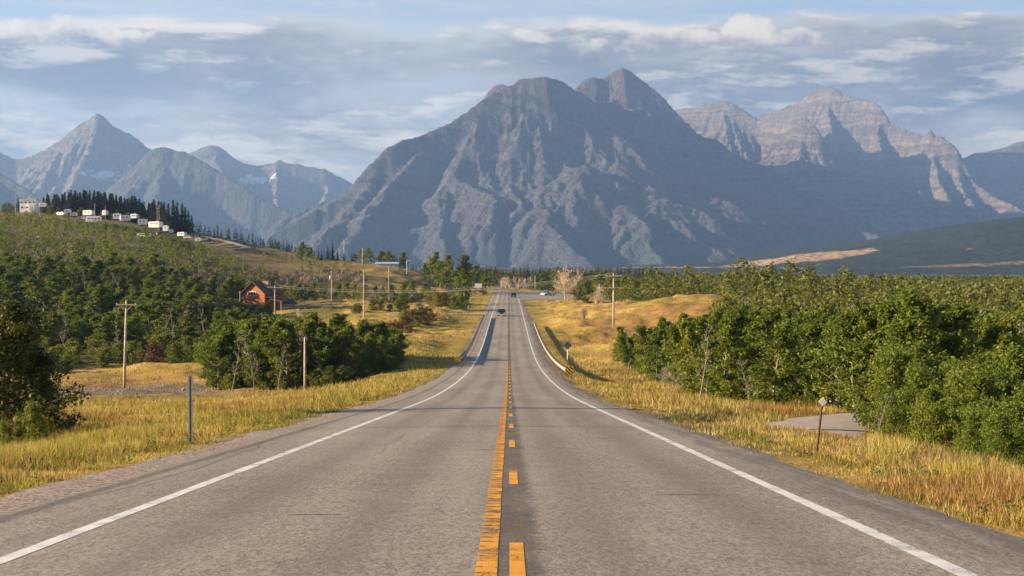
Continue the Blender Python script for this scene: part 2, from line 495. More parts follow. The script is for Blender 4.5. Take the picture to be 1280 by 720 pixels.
# asphalt sheet with a broken outer edge
Y = [-90.0]
while Y[-1] < 1000: Y.append(Y[-1] + max(0.35, 0.006 * abs(Y[-1])))
Y = np.array(Y)
X = np.concatenate([[-6.45, -6.1], np.linspace(-5.8, 4.2, 22), [4.5, 4.85]])
XX, YY = np.meshgrid(X, Y)
jl = (fbm(Y * 0.6, Y * 0 + 3, 5) - 0.5) * 0.6; jr = (fbm(Y * 0.7 + 50, Y * 0 + 7, 5) - 0.5) * 0.5
XX[:, :3] += jl[:, None]; XX[:, -3:] += jr[:, None]
ZZ = zroad(YY) - np.abs(XX - XM) * 0.012
ZZ[:, 0] -= 0.07; ZZ[:, -1] -= 0.07; ZZ[:, 1] -= 0.012; ZZ[:, -2] -= 0.012
Vr = np.stack([XX + xroad(YY), YY, ZZ], -1).reshape(-1, 3)
n_ = len(X); i_ = (np.arange(len(Y) - 1)[:, None] * n_ + np.arange(n_ - 1)[None]).ravel()
road = tag(link('road', np_mesh('road', Vr, np.stack([i_, i_ + 1, i_ + n_ + 1, i_ + n_], 1), M_asphalt, smooth=True)), kind='structure')

def paint_mat(name, col, worn, rumble=False):
    t = NT(name); P = t.pos(); S = t.sep(P)
    n = t.noise(P, 38.0, 4.0, 0.7); n2 = t.noise(P, 2.2, 4.0, 0.65)
    v = t.add(t.mul(n, 0.6), t.mul(n2, 0.6))
    if rumble:
        w = t.math('SINE', t.mul(t.add(S[1], t.mul(t.noise(P, 3.0, 2.0), 0.12)), 2 * math.pi / 0.31))
        side = t.mul(t.ramp(S[0], XM + 0.07, XM + 0.20, 0.42, 0.08), t.ramp(t.noise(t.scale(P, (0.2, 0.5, 0.2)), 1.0, 2.0), 0.3, 0.7, 0.35, 1.15))
        v = t.sub(v, t.mul(t.ramp(w, 0.25, 0.95), side))
    a = t.ramp(v, worn, worn + 0.16)
    cc = t.mix(t.ramp(n2, 0.3, 0.7), tuple(q * 0.8 for q in col), col)
    d = t.n('ShaderNodeBsdfTransparent'); mx = t.n('ShaderNodeMixShader')
    t.put(mx.inputs[0], a); t.t.links.new(d.outputs[0], mx.inputs[1]); t.t.links.new(t.pbsdf(cc, 0.75, 0.3), mx.inputs[2])
    return t.out(mx.outputs[0])
M_white = paint_mat('white_road_paint', (0.66, 0.64, 0.60), 0.415)
M_yellow = paint_mat('yellow_road_paint', (0.70, 0.315, 0.028), 0.45, True)
M_yellow2 = paint_mat('yellow_dash_paint', (0.74, 0.325, 0.022), 0.43)
M_ghost = paint_mat('worn_yellow_paint', (0.42, 0.21, 0.045), 0.60)
t = NT('dark_sealed_asphalt'); P = t.pos(); S = t.sep(P)
nn = t.noise(P, 45.0, 3.0, 0.7); lat = t.math('ABSOLUTE', t.sub(S[0], XM + 0.36))
rag = t.mul(t.sub(t.noise(t.scale(P, (0.3, 5.0, 0.3)), 1.0, 4.0, 0.75), 0.5), 0.34)
a = t.mul(t.ramp(t.add(lat, rag), 0.12, 0.28, 0.54, 0.0), t.ramp(t.noise(t.scale(P, (2.5, 0.6, 1)), 1.0, 4.0, 0.6), 0.3, 0.65, 0.55, 1.0))
d = t.n('ShaderNodeBsdfTransparent'); mx = t.n('ShaderNodeMixShader')
t.put(mx.inputs[0], a); t.t.links.new(d.outputs[0], mx.inputs[1])
t.t.links.new(t.pbsdf(t.mix(nn, (0.05, 0.04, 0.037), (0.18, 0.145, 0.13)), 0.85, 0.3), mx.inputs[2])
M_seal = t.out(mx.outputs[0])
M_tar = simple('tar_crack_filler', (0.035, 0.03, 0.028), 0.6)

strip('edge_line', XM - 3.65 - 0.08, XM - 3.65 + 0.08, -60, 640, 0.003, M_white, road, jag=0.02)
strip('edge_line', XM + 3.65 - 0.08, XM + 3.65 + 0.08, -60, 505, 0.003, M_white, road, jag=0.02)
strip('center_seal', XM - 0.25, XM + 0.95, -60, 620, 0.0015, M_seal, road)
strip('center_line', XM + 0.075, XM + 0.235, -60, 182, 0.0032, M_yellow, road, jag=0.02)
for k in range(-3, 17):
    y0 = 9.45 + 8.75 * k
    strip('center_dash', XM + 0.325, XM + 0.44, y0, y0 + 2.6, 0.0032, M_yellow2, road, step=0.3)
    if k in (0, 1, 3): strip('worn_dash', XM + 0.30, XM + 0.47, y0 + 3.0, y0 + 4.4 - 0.3 * k, 0.0028, M_ghost, road, step=0.3)
def crack(y0, x0, x1, w, wig=0.25):
    n = int(abs(x1 - x0) / 0.12) + 2
    X = np.linspace(x0, x1, n); Yc = y0 + (fbm(X * 0.9 + y0, X * 0 + y0, 4) - 0.5) * wig * 2
    ww = w * (0.35 + 1.1 * fbm(X * 2.5 + y0 * 3, X * 0 + 1, 3)) * np.minimum(1, np.minimum(np.arange(n), np.arange(n)[::-1]) / 3.0)
    V = np.concatenate([np.stack([X, Yc - ww, zroad(Yc - ww) - np.abs(X - XM) * 0.012 + 0.0024], 1), np.stack([X, Yc + ww, zroad(Yc + ww) - np.abs(X - XM) * 0.012 + 0.0024], 1)])
    i = np.arange(n - 1)
    link('tar_seam', np_mesh('tar_seam', V, np.stack([i, i + 1, n + i + 1, n + i], 1), M_tar), road)
for a_ in ((36.8, -5.6, 4.3, 0.075), (16.9, 1.55, 2.55, 0.018), (14.6, -2.4, -1.6, 0.03), (19.8, -2.0, -1.75, 0.05), (26, -0.8, 0.1, 0.03), (31, 1.5, 2.5, 0.03),
           (66, -0.2, 3.4, 0.06), (84, -4.2, 3.6, 0.07), (105, 0.2, 3.3, 0.1), (128, -3.6, -0.4, 0.1), (150, -6, 3.6, 0.12), (176, -5.6, -3.2, 0.15), (205, 0.3, 3.8, 0.2), (240, -3.6, 0, 0.2)):
    crack(*a_)
def long_crack(x0, y0, y1, w, wig=0.5):
    Yc = np.linspace(y0, y1, int((y1 - y0) / 0.15) + 2); n = len(Yc)
    Xc = x0 + (fbm(Yc * 0.35 + x0 * 5, Yc * 0 + 2, 4) - 0.5) * wig; ww = w * (0.2 + 1.3 * fbm(Yc * 1.7 + x0, Yc * 0 + 5, 3)) * np.minimum(1, np.minimum(np.arange(n), np.arange(n)[::-1]) / 6.0)
    V = np.concatenate([np.stack([Xc - ww, Yc, zroad(Yc) - np.abs(Xc - XM) * 0.012 + 0.0024], 1), np.stack([Xc + ww, Yc, zroad(Yc) - np.abs(Xc - XM) * 0.012 + 0.0024], 1)])
    i = np.arange(n - 1)
    link('tar_seam', np_mesh('tar_seam', V, np.stack([i, n + i, n + i + 1, i + 1], 1), M_tar), road)
for a_ in ((-2.4, 24, 33, 0.0045), (1.9, 33, 46, 0.006), (-4.9, 12, 60, 0.006), (3.1, 56, 75, 0.010), (-3.0, 74, 110, 0.016)):
    long_crack(*a_)
for a_ in ((28.5, -3.9, -2.6, 0.012), (42, 0.5, 2.6, 0.03), (47, -3.6, -0.6, 0.03), (57, -3.8, 0.0, 0.04), (95, -3.6, 3.6, 0.05), (116, -5.8, -0.2, 0.07)):
    crack(*a_)

# side roads
def lane(name, pts, hw, mat, lift=0.03, jag=0.5):
    P_ = []
    for a, b in zip(pts[:-1], pts[1:]):
        m = max(2, int(math.dist(a, b) / 0.8))
        for q in range(m): P_.append([a[i] + (b[i] - a[i]) * q / m for i in range(3)])
    P_.append(list(pts[-1])); P_ = np.array(P_)
    for _ in range(6): P_[1:-1] = (P_[:-2] + P_[2:] + 2 * P_[1:-1]) / 4
    T = np.gradient(P_[:, :2], axis=0); T /= np.linalg.norm(T, axis=1)[:, None]
    N = np.stack([-T[:, 1], T[:, 0]], 1); s = np.arange(len(P_))
    V = []
    for u in np.linspace(-1, 1, 9):
        e = (fbm(s * 0.35 + u * 20, s * 0 + u, 3) - 0.5) * jag * abs(u) ** 3
        q = P_[:, :2] + N * (u * hw + e)[:, None]
        V.append(np.stack([q[:, 0], q[:, 1], np.maximum(ground(q[:, 0], q[:, 1]), P_[:, 2] - 0.4) + lift - 0.05 * abs(u) ** 4], 1))
    m = len(P_); V = np.concatenate(V)
    i = (np.arange(8)[:, None] * m + np.arange(m - 1)[None]).ravel()
    return tag(link(name, np_mesh(name, V, np.stack([i, i + m, i + m + 1, i + 1], 1), mat, smooth=True)), kind='structure')
M_gravel = simple('pale_gravel', (0.40, 0.33, 0.27), 0.95, 0.1, var=0.35, scale=3.0)
M_path = simple('driveway_asphalt', (0.40, 0.335, 0.28), 0.95, 0.1, var=0.3, scale=1.5)
lane('driveway', DRIVE, 2.0, M_path, 0.06)
lane('gravel_road', GRAVEL, 2.3, M_gravel, 0.22)
lane('lane', LANE, 1.5, M_gravel, 0.08)
lane('hill_lane', UPLANE, 2.2, M_gravel, 0.12)
# junction apron on the right of the highway
X = np.linspace(4.2, 26, 24); Yl = np.linspace(482, 612, 60); XX, YY = np.meshgrid(X, Yl)
edge = np.minimum((YY - 482), (612 - YY)) / 20.0
XX = 4.0 + (XX - 4.0) * np.clip(np.sqrt(np.clip(edge, 0, 1)) * 0.9 + 0.12, 0, 1)
V = np.stack([XX + xroad(YY), YY, zroad(YY) + 0.03 - 0.012 * (XX + 0.3).clip(0, 5)], -1).reshape(-1, 3)
i = (np.arange(59)[:, None] * 24 + np.arange(23)[None]).ravel()
tag(link('junction_apron', np_mesh('junction_apron', V, np.stack([i, i + 1, i + 25, i + 24], 1), simple('apron_asphalt', (0.25, 0.22, 0.19), 0.9, 0.2, scale=0.5), smooth=True)), kind='structure')

# ------------------------------------------------------------------ light and sky
SUN_EL, SUN_AZ = 16.0, -96.0          # azimuth from +Y towards +X: the sun stands to the left
sl = bpy.data.lights.new('sun', 'SUN'); sun = bpy.data.objects.new('sun', sl); COL.objects.link(sun)
sl.energy = 5.0; sl.angle = R(0.5); sl.color = (1.0, 0.78, 0.51)
sd = Vector((math.sin(R(SUN_AZ)) * math.cos(R(SUN_EL)), math.cos(R(SUN_AZ)) * math.cos(R(SUN_EL)), math.sin(R(SUN_EL))))
sun.rotation_euler = sd.to_track_quat('Z', 'Y').to_euler()

t = NT('World', True)
SC.world = t.m
sky = t.n('ShaderNodeTexSky', sky_type='NISHITA', sun_disc=False)
sky.sun_elevation = R(SUN_EL); sky.sun_rotation = R(SUN_AZ); sky.altitude = 1400; sky.air_density = 1.0; sky.dust_density = 0.8; sky.ozone_density = 1.2
STR = 0.17
dirv = t.n('ShaderNodeTexCoord').outputs['Generated']
dx, dy, dz = t.sep(dirv)
az = t.math('ARCTAN2', dx, dy)
el = t.math('ARCSINE', dz)
def cloud_n(sx, sz, ox, oz, detail=6.0, rough=0.58, da=0.0, de=0.0, dist=0.0):
    vec = t.comb(t.mul(t.add(az, da), sx), t.mul(t.add(el, de), sz), ox + oz)
    return t.noise(vec, 1.0, detail, rough, dist)
# layered bank of stratocumulus
warp = t.mul(t.sub(cloud_n(9, 22, 2.0, 1.0, 3.0), 0.5), 0.040)
ew = t.add(el, warp)
dA = cloud_n(5.2, 21, 3.7, 0.0, 8.0, 0.62, dist=0.15)
dA2 = cloud_n(5.2, 21, 3.7, 0.0, 8.0, 0.62, da=-0.012, de=0.010, dist=0.15)
dB = cloud_n(19, 44, 8.2, 0.4, 7.0, 0.66)
band = t.mul(t.ramp(ew, 0.172, 0.150), t.ramp(ew, 0.03, 0.10, 0.15, 1.0))
cov = t.add(t.mul(band, 0.28), t.add(t.mul(dA, 0.80), t.mul(dB, 0.28)))
dens = t.ramp(cov, 0.555, 0.79)
lit = t.ramp(t.add(t.sub(dA, dA2), t.mul(t.sub(dB, 0.5), 0.26)), -0.01, 0.11)
edge = t.ramp(t.add(cov, t.mul(t.sub(dB, 0.5), -0.25)), 0.88, 0.64)
topside = t.ramp(ew, 0.125, 0.165)
glow = t.math('MINIMUM', t.add(t.mul(edge, 0.52), t.add(t.mul(lit, 0.66), t.mul(topside, 0.18))), 1.0)
ccol = t.mix(glow, (0.132, 0.146, 0.190), (0.96, 0.83, 0.68))
# high thin veil
veil = t.ramp(cloud_n(3.0, 30, 5.0, 3.0, 7.0, 0.64, dist=0.5), 0.36, 0.64, 0.15, 0.95)
# cumulus heads above the bank
bil = cloud_n(46, 62, 7.3, 2.0, 7.0, 0.55)
def bump_at(a0, e0, ra, re):
    q = t.add(t.math('POWER', t.mul(t.sub(az, a0), 1 / ra), 2.0), t.math('POWER', t.mul(t.sub(el, e0), 1 / re), 2.0))
    return t.ramp(q, 0.0, 1.0, 1.0, 0.0)
def bumps(*bs):
    o_ = None
    for w_, *q in bs:
        v_ = t.mul(bump_at(*q), w_); o_ = v_ if o_ is None else t.math('MAXIMUM', o_, v_)
    return o_
hd = bumps((1.0, 0.166, 0.156, 0.026, 0.020), (0.75, 0.196, 0.152, 0.024, 0.010), (0.72, 0.115, 0.151, 0.045, 0.015), (0.55, 0.06, 0.146, 0.06, 0.012), (0.6, -0.305, 0.152, 0.06, 0.016), (0.5, -0.245, 0.147, 0.06, 0.012))
heads = t.mul(t.ramp(t.add(hd, t.mul(t.sub(bil, 0.5), 1.9)), 0.30, 0.70), t.ramp(hd, 0.0, 0.35))
hsh = t.ramp(t.add(el, t.mul(t.sub(bil, 0.5), 0.06)), 0.142, 0.166)
hcol = t.mix(hsh, (0.30, 0.28, 0.30), (1.02, 0.88, 0.70))
skyc = t.n('ShaderNodeVectorMath', operation='SCALE'); t.put(skyc.inputs[0], sky.outputs[0]); skyc.inputs['Scale'].default_value = STR
base = t.mix(t.mul(t.ramp(el, 0.5, 0.2), 0.5), skyc.outputs[0], (0.34, 0.46, 0.62))
hi = t.ramp(el, 0.42, 0.22)
c = t.mix(t.mul(t.mul(veil, 0.72), hi), base, (0.66, 0.66, 0.64))
c = t.mix(t.mul(t.mul(dens, 0.93), hi), c, ccol)
c = t.mix(t.mul(heads, 0.85), c, hcol)
low = t.ramp(el, 0.095, 0.02, 0.0, 0.55)
c = t.mix(low, c, (0.52, 0.54, 0.53))
bg = t.n('ShaderNodeBackground'); t.put(bg.inputs[0], c); bg.inputs[1].default_value = 0.30
wo = t.n('ShaderNodeOutputWorld'); t.t.links.new(bg.outputs[0], wo.inputs[0])
SC.world.cycles.sampling_method = 'MANUAL'; SC.world.cycles.sample_map_resolution = 512

vs = SC.view_settings
vs.view_transform = 'Standard'; vs.look = 'None'; vs.exposure = 1.92; vs.gamma = 1.0; vs.use_curve_mapping = False
cy = SC.cycles
cy.max_bounces = 6; cy.diffuse_bounces = 2; cy.glossy_bounces = 2; cy.transmission_bounces = 3; cy.transparent_max_bounces = 12; cy.volume_bounces = 0
cy.caustics_reflective = False; cy.caustics_refractive = False
cy.sample_clamp_indirect = 6.0
cy.use_denoising = True
try:
    cy.denoiser = 'OPENIMAGEDENOISE'; cy.denoising_input_passes = 'RGB_ALBEDO_NORMAL'; cy.denoising_prefilter = 'ACCURATE'
except Exception: pass
SC.render.film_transparent = False

# ------------------------------------------------------------------ haze
hz = MB(); HT = 1660.0
hz.box((0, 6700, (HT - 60) / 2), (24000, 15200, HT + 60))
t = NT('valley_haze')
pv = t.n('ShaderNodeVolumePrincipled')
pv.inputs['Color'].default_value = (0.320, 0.545, 1.0, 1); pv.inputs['Density'].default_value = 5.8e-5
pv.inputs['Anisotropy'].default_value = 0.25
vo = t.n('ShaderNodeOutputMaterial'); t.t.links.new(pv.outputs[0], vo.inputs['Volume'])
t.m.cycles.homogeneous_volume = True
tag(hz.build('haze', t.m), kind='stuff')

# ------------------------------------------------------------------ mountains
def gullies(h, X, Y, res, fade, cell0, amp0, octs=4, gain=0.52):
    """carve drainage lines that run down the slope"""
    gy, gx = np.gradient(h, res)
    H = h.copy(); cell = cell0; amp = amp0
    for o in range(octs):
        g = np.sqrt(gx * gx + gy * gy) + 1e-4
        sx, sy = -gy / g, gx / g
        px, py = X / cell + 31.7 * o, Y / cell - 12.3 * o
        ix = np.floor(px).astype(np.int64); iy = np.floor(py).astype(np.int64)
        c = np.zeros_like(h); s = np.zeros_like(h); ws = np.zeros_like(h) + 1e-6
        for a in (-1, 0, 1):
            for b in (-1, 0, 1):
                J = _TJ[(ix + a) & 255, (iy + b) & 255]
                ddx = px - (ix + a + J[..., 0]); ddy = py - (iy + b + J[..., 1])
                w = np.exp(-(ddx * ddx + ddy * ddy) * 2.2)
                ph = (ddx * sx + ddy * sy) * 2 * np.pi * 1.15
                c += w * np.cos(ph); s += w * np.sin(ph); ws += w
        c /= ws; s /= ws
        m = np.sqrt(c * c + s * s) + 0.15; c /= m; s /= m
        k = fade * np.clip(g / 0.5, 0, 1)
        H = H + amp * (c - 0.6) * k
        gx = gx - amp * s * 2 * np.pi * 1.15 / cell * sx * k; gy = gy - amp * s * 2 * np.pi * 1.15 / cell * sy * k
        cell *= 0.5; amp *= gain
    return H

def erode(h, dx, fixed, its, kdt, m=0.45, talus=1.2, diff=0.05):
    """rivers cut valleys into the massif, crest cells keep their height"""
    ny_, nx_ = h.shape; N_ = ny_ * nx_; h = h.copy(); h0 = h.copy()
    offs = [(-1, -1), (-1, 0), (-1, 1), (0, -1), (0, 1), (1, -1), (1, 0), (1, 1)]
    idx = np.arange(N_).reshape(ny_, nx_)
    for it in range(its):
        best = np.zeros_like(h); rc = idx.copy(); ds = np.full(h.shape, dx)
        for a, b in offs:
            dd = dx * math.hypot(a, b)
            ys0, ys1 = max(0, -a), ny_ - max(0, a); xs0, xs1 = max(0, -b), nx_ - max(0, b)
            sl_ = (h[ys0:ys1, xs0:xs1] - h[ys0 + a:ys1 + a, xs0 + b:xs1 + b]) / dd
            v_ = best[ys0:ys1, xs0:xs1]; mk = sl_ > v_
            v_[mk] = sl_[mk]; rc[ys0:ys1, xs0:xs1][mk] = idx[ys0 + a:ys1 + a, xs0 + b:xs1 + b][mk]; ds[ys0:ys1, xs0:xs1][mk] = dd
        hf = h.ravel(); order = np.argsort(-hf); ol = order.tolist(); rl_ = rc.ravel().tolist()
        A = [dx * dx] * N_
        for i in ol:
            r_ = rl_[i]
            if r_ != i: A[r_] += A[i]
        f = (kdt * np.array(A) ** m / ds.ravel()).tolist(); hl = hf.tolist()
        for i in reversed(ol):
            r_ = rl_[i]
            if r_ != i: hl[i] = (hl[i] + f[i] * hl[r_]) / (1 + f[i])
        h = np.array(hl).reshape(ny_, nx_)
        h = np.where(fixed, h0, h)
        for _ in range(2):
            for a, b in offs:
                ys0, ys1 = max(0, -a), ny_ - max(0, a); xs0, xs1 = max(0, -b), nx_ - max(0, b)
                lim = h[ys0 + a:ys1 + a, xs0 + b:xs1 + b] - (talus if np.isscalar(talus) else talus[ys0:ys1, xs0:xs1]) * dx * math.hypot(a, b)
                h[ys0:ys1, xs0:xs1] = np.maximum(h[ys0:ys1, xs0:xs1], lim)
        if diff:
            lap = h[:-2, 1:-1] + h[2:, 1:-1] + h[1:-1, :-2] + h[1:-1, 2:] - 4 * h[1:-1, 1:-1]
            h[1:-1, 1:-1] += diff * lap * (~fixed[1:-1, 1:-1])
    return h

def upsample(h, x, y, X, Y):
    """smooth (cubic) sampling of the coarse grid"""
    dx = x[1] - x[0]; u = (X - x[0]) / dx; v = (Y - y[0]) / dx
    def cub(t):
        return [(-t**3 + 2*t*t - t) / 2, (3*t**3 - 5*t*t + 2) / 2, (-3*t**3 + 4*t*t + t) / 2, (t**3 - t*t) / 2]
    iu = np.clip(np.floor(u).astype(int), 1, len(x) - 3); iv = np.clip(np.floor(v).astype(int), 1, len(y) - 3)
    wu = cub(np.clip(u - iu, 0, 1)); wv = cub(np.clip(v - iv, 0, 1)); o = 0
    for a in range(4):
        for b in range(4):
            o = o + wv[a] * wu[b] * h[iv + a - 1, iu + b - 1]
    return o

def make_mountain(ridges, x0, x1, y0, y1, res, mat, k_far=0.5, k_near=0.55, L=260.0, amp=26.0, cell=420.0, terr=5.0, base=-45.0, attrs=None, warp=1.0, seed=0.0, er=25.0, its=20, kdt=0.075, talus=1.15, rough=80.0, fine=1.0):
    xc_ = np.arange(x0, x1 + er, er); yc_ = np.arange(y0, y1 + er, er)
    X, Y = np.meshgrid(xc_, yc_)
    wx = (fbm(X / 420 + seed, Y / 420, 4) - 0.5) * 260 * warp; wy = (fbm(X / 420 - 40, Y / 420 + seed, 4) - 0.5) * 260 * warp
    Hh = np.full(X.shape, -1e9); Dn = np.full(X.shape, 1e9)
    for rd in ridges:
        kf = rd.get('k', 1.0); P = rd['pts']
        for (ax, ay, az_), (bx, by, bz) in zip(P[:-1], P[1:]):
            vx, vy = bx - ax, by - ay; l2 = vx * vx + vy * vy
            t0 = np.clip(((X - ax) * vx + (Y - ay) * vy) / l2, 0, 1)
            d0 = np.hypot(X - ax - t0 * vx, Y - ay - t0 * vy)
            f = sstep(30, 420, d0); XX_ = X + wx * f; YY_ = Y + wy * f
            tt = np.clip(((XX_ - ax) * vx + (YY_ - ay) * vy) / l2, 0, 1)
            d = np.hypot(XX_ - ax - tt * vx, YY_ - ay - tt * vy)
            h = az_ + (bz - az_) * tt - (k_far * d + k_near * L * (1 - np.exp(-d / L))) * kf
            Hh = np.maximum(Hh, h)
            if rd['crest']: Dn = np.minimum(Dn, d0)
    Hh = np.where(Hh > base + 60, Hh, base + 60 * np.exp((np.minimum(Hh, base + 60) - base - 60) / 60.0))
    Hh = Hh + (fbm(X / 330 + seed, Y / 330, 4) - 0.5) * rough * sstep(20, 160, Dn) * sstep(base + 20, 120, Hh)
    tal = talus * (0.75 + 0.6 * fbm(X / 260 + 5, Y / 260 + seed, 3))
    Hh = erode(Hh, er, Dn < er * 0.75, its, kdt, 0.45, tal)
    Xc, Yc = X, Y
    X, Y = np.meshgrid(np.arange(x0 + er * 2, x1 - er * 2, res), np.arange(y0 + er * 2, y1 - er * 2, res))
    Dn = np.maximum(upsample(Dn, xc_, yc_, X, Y), 0); Hh = upsample(Hh, xc_, yc_, X, Y)
    low = sstep(base + 10, 160, Hh)
    fade = (0.12 + 0.88 * sstep(5, 160, Dn)) * (0.25 + 0.75 * low)
    Hh = gullies(Hh, X, Y, res, fade, cell, amp, 3)
    Hh = Hh - np.abs(fbm(X / 70 + seed, Y / 70, 4) - 0.5) * 22 * fine * fade * low + (fbm(X / 26, Y / 26 + seed, 3) - 0.5) * 8 * fine * low * (0.3 + 0.7 * fade)
    if terr:
        ph = (Hh + (fbm(X / 500, Y / 500, 2) - 0.5) * 80) / 38.0
        Hh = Hh + terr * np.sin(2 * np.pi * ph) * low * sstep(100, 320, Hh) * sstep(0.35, 0.6, fbm(X / 300 + 8, Y / 300, 3))
    ny_, nx_ = X.shape
    V = np.stack([X, Y, Hh], -1).reshape(-1, 3)
    i = (np.arange(ny_ - 1)[:, None] * nx_ + np.arange(nx_ - 1)[None]).ravel()
    A = {'snow': np.zeros(V.shape[0], np.float32)}
    for (sx_, sy_, sz_, rx, rz_) in (attrs or []):
        q = ((V[:, 0] - sx_) / rx) ** 2 + ((V[:, 2] - sz_) / rz_) ** 2
        q = q + (fbm(V[:, 0] / 28, V[:, 2] / 14, 3) - 0.5) * 3.0
        A['snow'] = np.maximum(A['snow'], 1 - sstep(0.75, 1.0, q)).astype(np.float32)
    o = link('mountain', np_mesh('mountain', V, np.stack([i, i + 1, i + nx_ + 1, i + nx_], 1), mat, A, True))
    return tag(o, kind='structure')

def rock_mat(name, rock, scree, red, strata=0.35, forest_z=150.0, redz=(700, 1100), tilt=0.0, redk=0.6, forest=(0.042, 0.047, 0.050)):
    t = NT(name); geo = t.n('ShaderNodeNewGeometry'); P = geo.outputs['Position']; N = t.sep(geo.outputs['Normal']); S = t.sep(P)
    n1 = t.noise(P, 0.004, 5.0, 0.6); n2 = t.noise(P, 0.02, 5.0, 0.65); n3 = t.noise(P, 0.09, 3.0, 0.6)
    zz = t.add(S[2], t.mul(n1, 140.0))
    zz = t.add(zz, t.mul(S[0], tilt))
    band = t.noise(t.comb(t.mul(S[0], 0.0006), t.mul(S[1], 0.0006), t.mul(zz, 0.030)), 1.0, 4.0, 0.7)
    rib = t.noise(t.comb(t.mul(S[0], 0.016), t.mul(S[1], 0.016), t.mul(S[2], 0.004)), 1.0, 6.0, 0.7)
    c = t.mix(t.ramp(t.add(t.mul(n2, 0.5), t.mul(rib, 0.5)), 0.36, 0.64), tuple(q * 0.55 for q in rock), tuple(min(1, q * 1.45) for q in rock))
    c = t.mix(t.mul(t.ramp(band, 0.42, 0.60), strata), c, tuple(q * 0.45 for q in rock))
    c = t.mix(t.mul(t.ramp(band, 0.52, 0.40), strata * 0.7), c, scree)
    sl_ = t.ramp(t.add(N[2], t.mul(t.sub(n2, 0.5), 0.35)), 0.66, 0.84)
    c = t.mix(t.mul(sl_, 0.7), c, scree)
    rf = t.mul(t.ramp(t.add(S[2], t.mul(t.sub(n1, 0.5), 500.0)), redz[0], redz[1]), redk)
    c = t.mix(rf, c, red)
    fo = t.ramp(t.add(S[2], t.add(t.mul(t.sub(n1, 0.5), 420.0), t.mul(t.sub(n2, 0.5), 260.0))), forest_z + 90, forest_z - 110)
    fc = t.mix(t.ramp(n3, 0.35, 0.65), forest, tuple(q * 1.9 for q in forest))
    c = t.mix(t.mul(fo, 0.92), c, fc)
    c = t.mix(t.attr('snow'), c, (0.80, 0.80, 0.82))
    return t.out(t.pbsdf(c, 0.95, 0.05, normal=t.bump(t.add(t.mul(rib, 1.3), t.add(n2, t.mul(n3, 0.5))), 0.9, 26.0)))

REMAP = None
def rl(*pts, D=None, crest=False, k=1.0, jag=11.0):
    """ridge line from (px,py[,D]) points"""
    out = []
    for q in pts:
        d_ = q[2] if len(q) > 2 else D
        if REMAP: d_ = d_ * REMAP[0] - (q[0] - REMAP[1]) * REMAP[2]
        out.append(at(q[0], q[1], d_))
    if crest and jag:
        fine_ = [out[0]]
        for a, b in zip(out[:-1], out[1:]):
            n_ = max(1, int(math.dist(a, b) / 38))
            for q in range(1, n_ + 1):
                f = q / n_; p = [a[i] + (b[i] - a[i]) * f for i in range(3)]
                if q < n_: p[2] += (float(fbm(np.array([p[0] / 70.0]), np.array([p[1] / 70.0 + p[2] * 0.01]), 3)[0]) - 0.5) * jag * 2.2
                fine_.append(tuple(p))
        out = fine_
    return {'pts': out, 'crest': crest, 'k': k}

M_rock_main = rock_mat('grey_mountain_rock', (0.070, 0.067, 0.076), (0.096, 0.088, 0.094), (0.120, 0.070, 0.074), 0.62, 150.0, (760, 1250), tilt=0.30, redk=0.6)
M_rock_tan = rock_mat('tan_cliff_rock', (0.142, 0.120, 0.108), (0.18, 0.150, 0.130), (0.14, 0.105, 0.095), 0.75, 210.0, (1200, 1700))
M_rock_left = rock_mat('pale_peak_rock', (0.142, 0.117, 0.107), (0.18, 0.150, 0.133), (0.16, 0.108, 0.094), 0.40, 190.0, (1100, 1600))
M_rock_dark = rock_mat('dark_ridge_rock', (0.080, 0.082, 0.080), (0.11, 0.10, 0.093), (0.11, 0.08, 0.073), 0.2, 520.0, (1400, 1700))

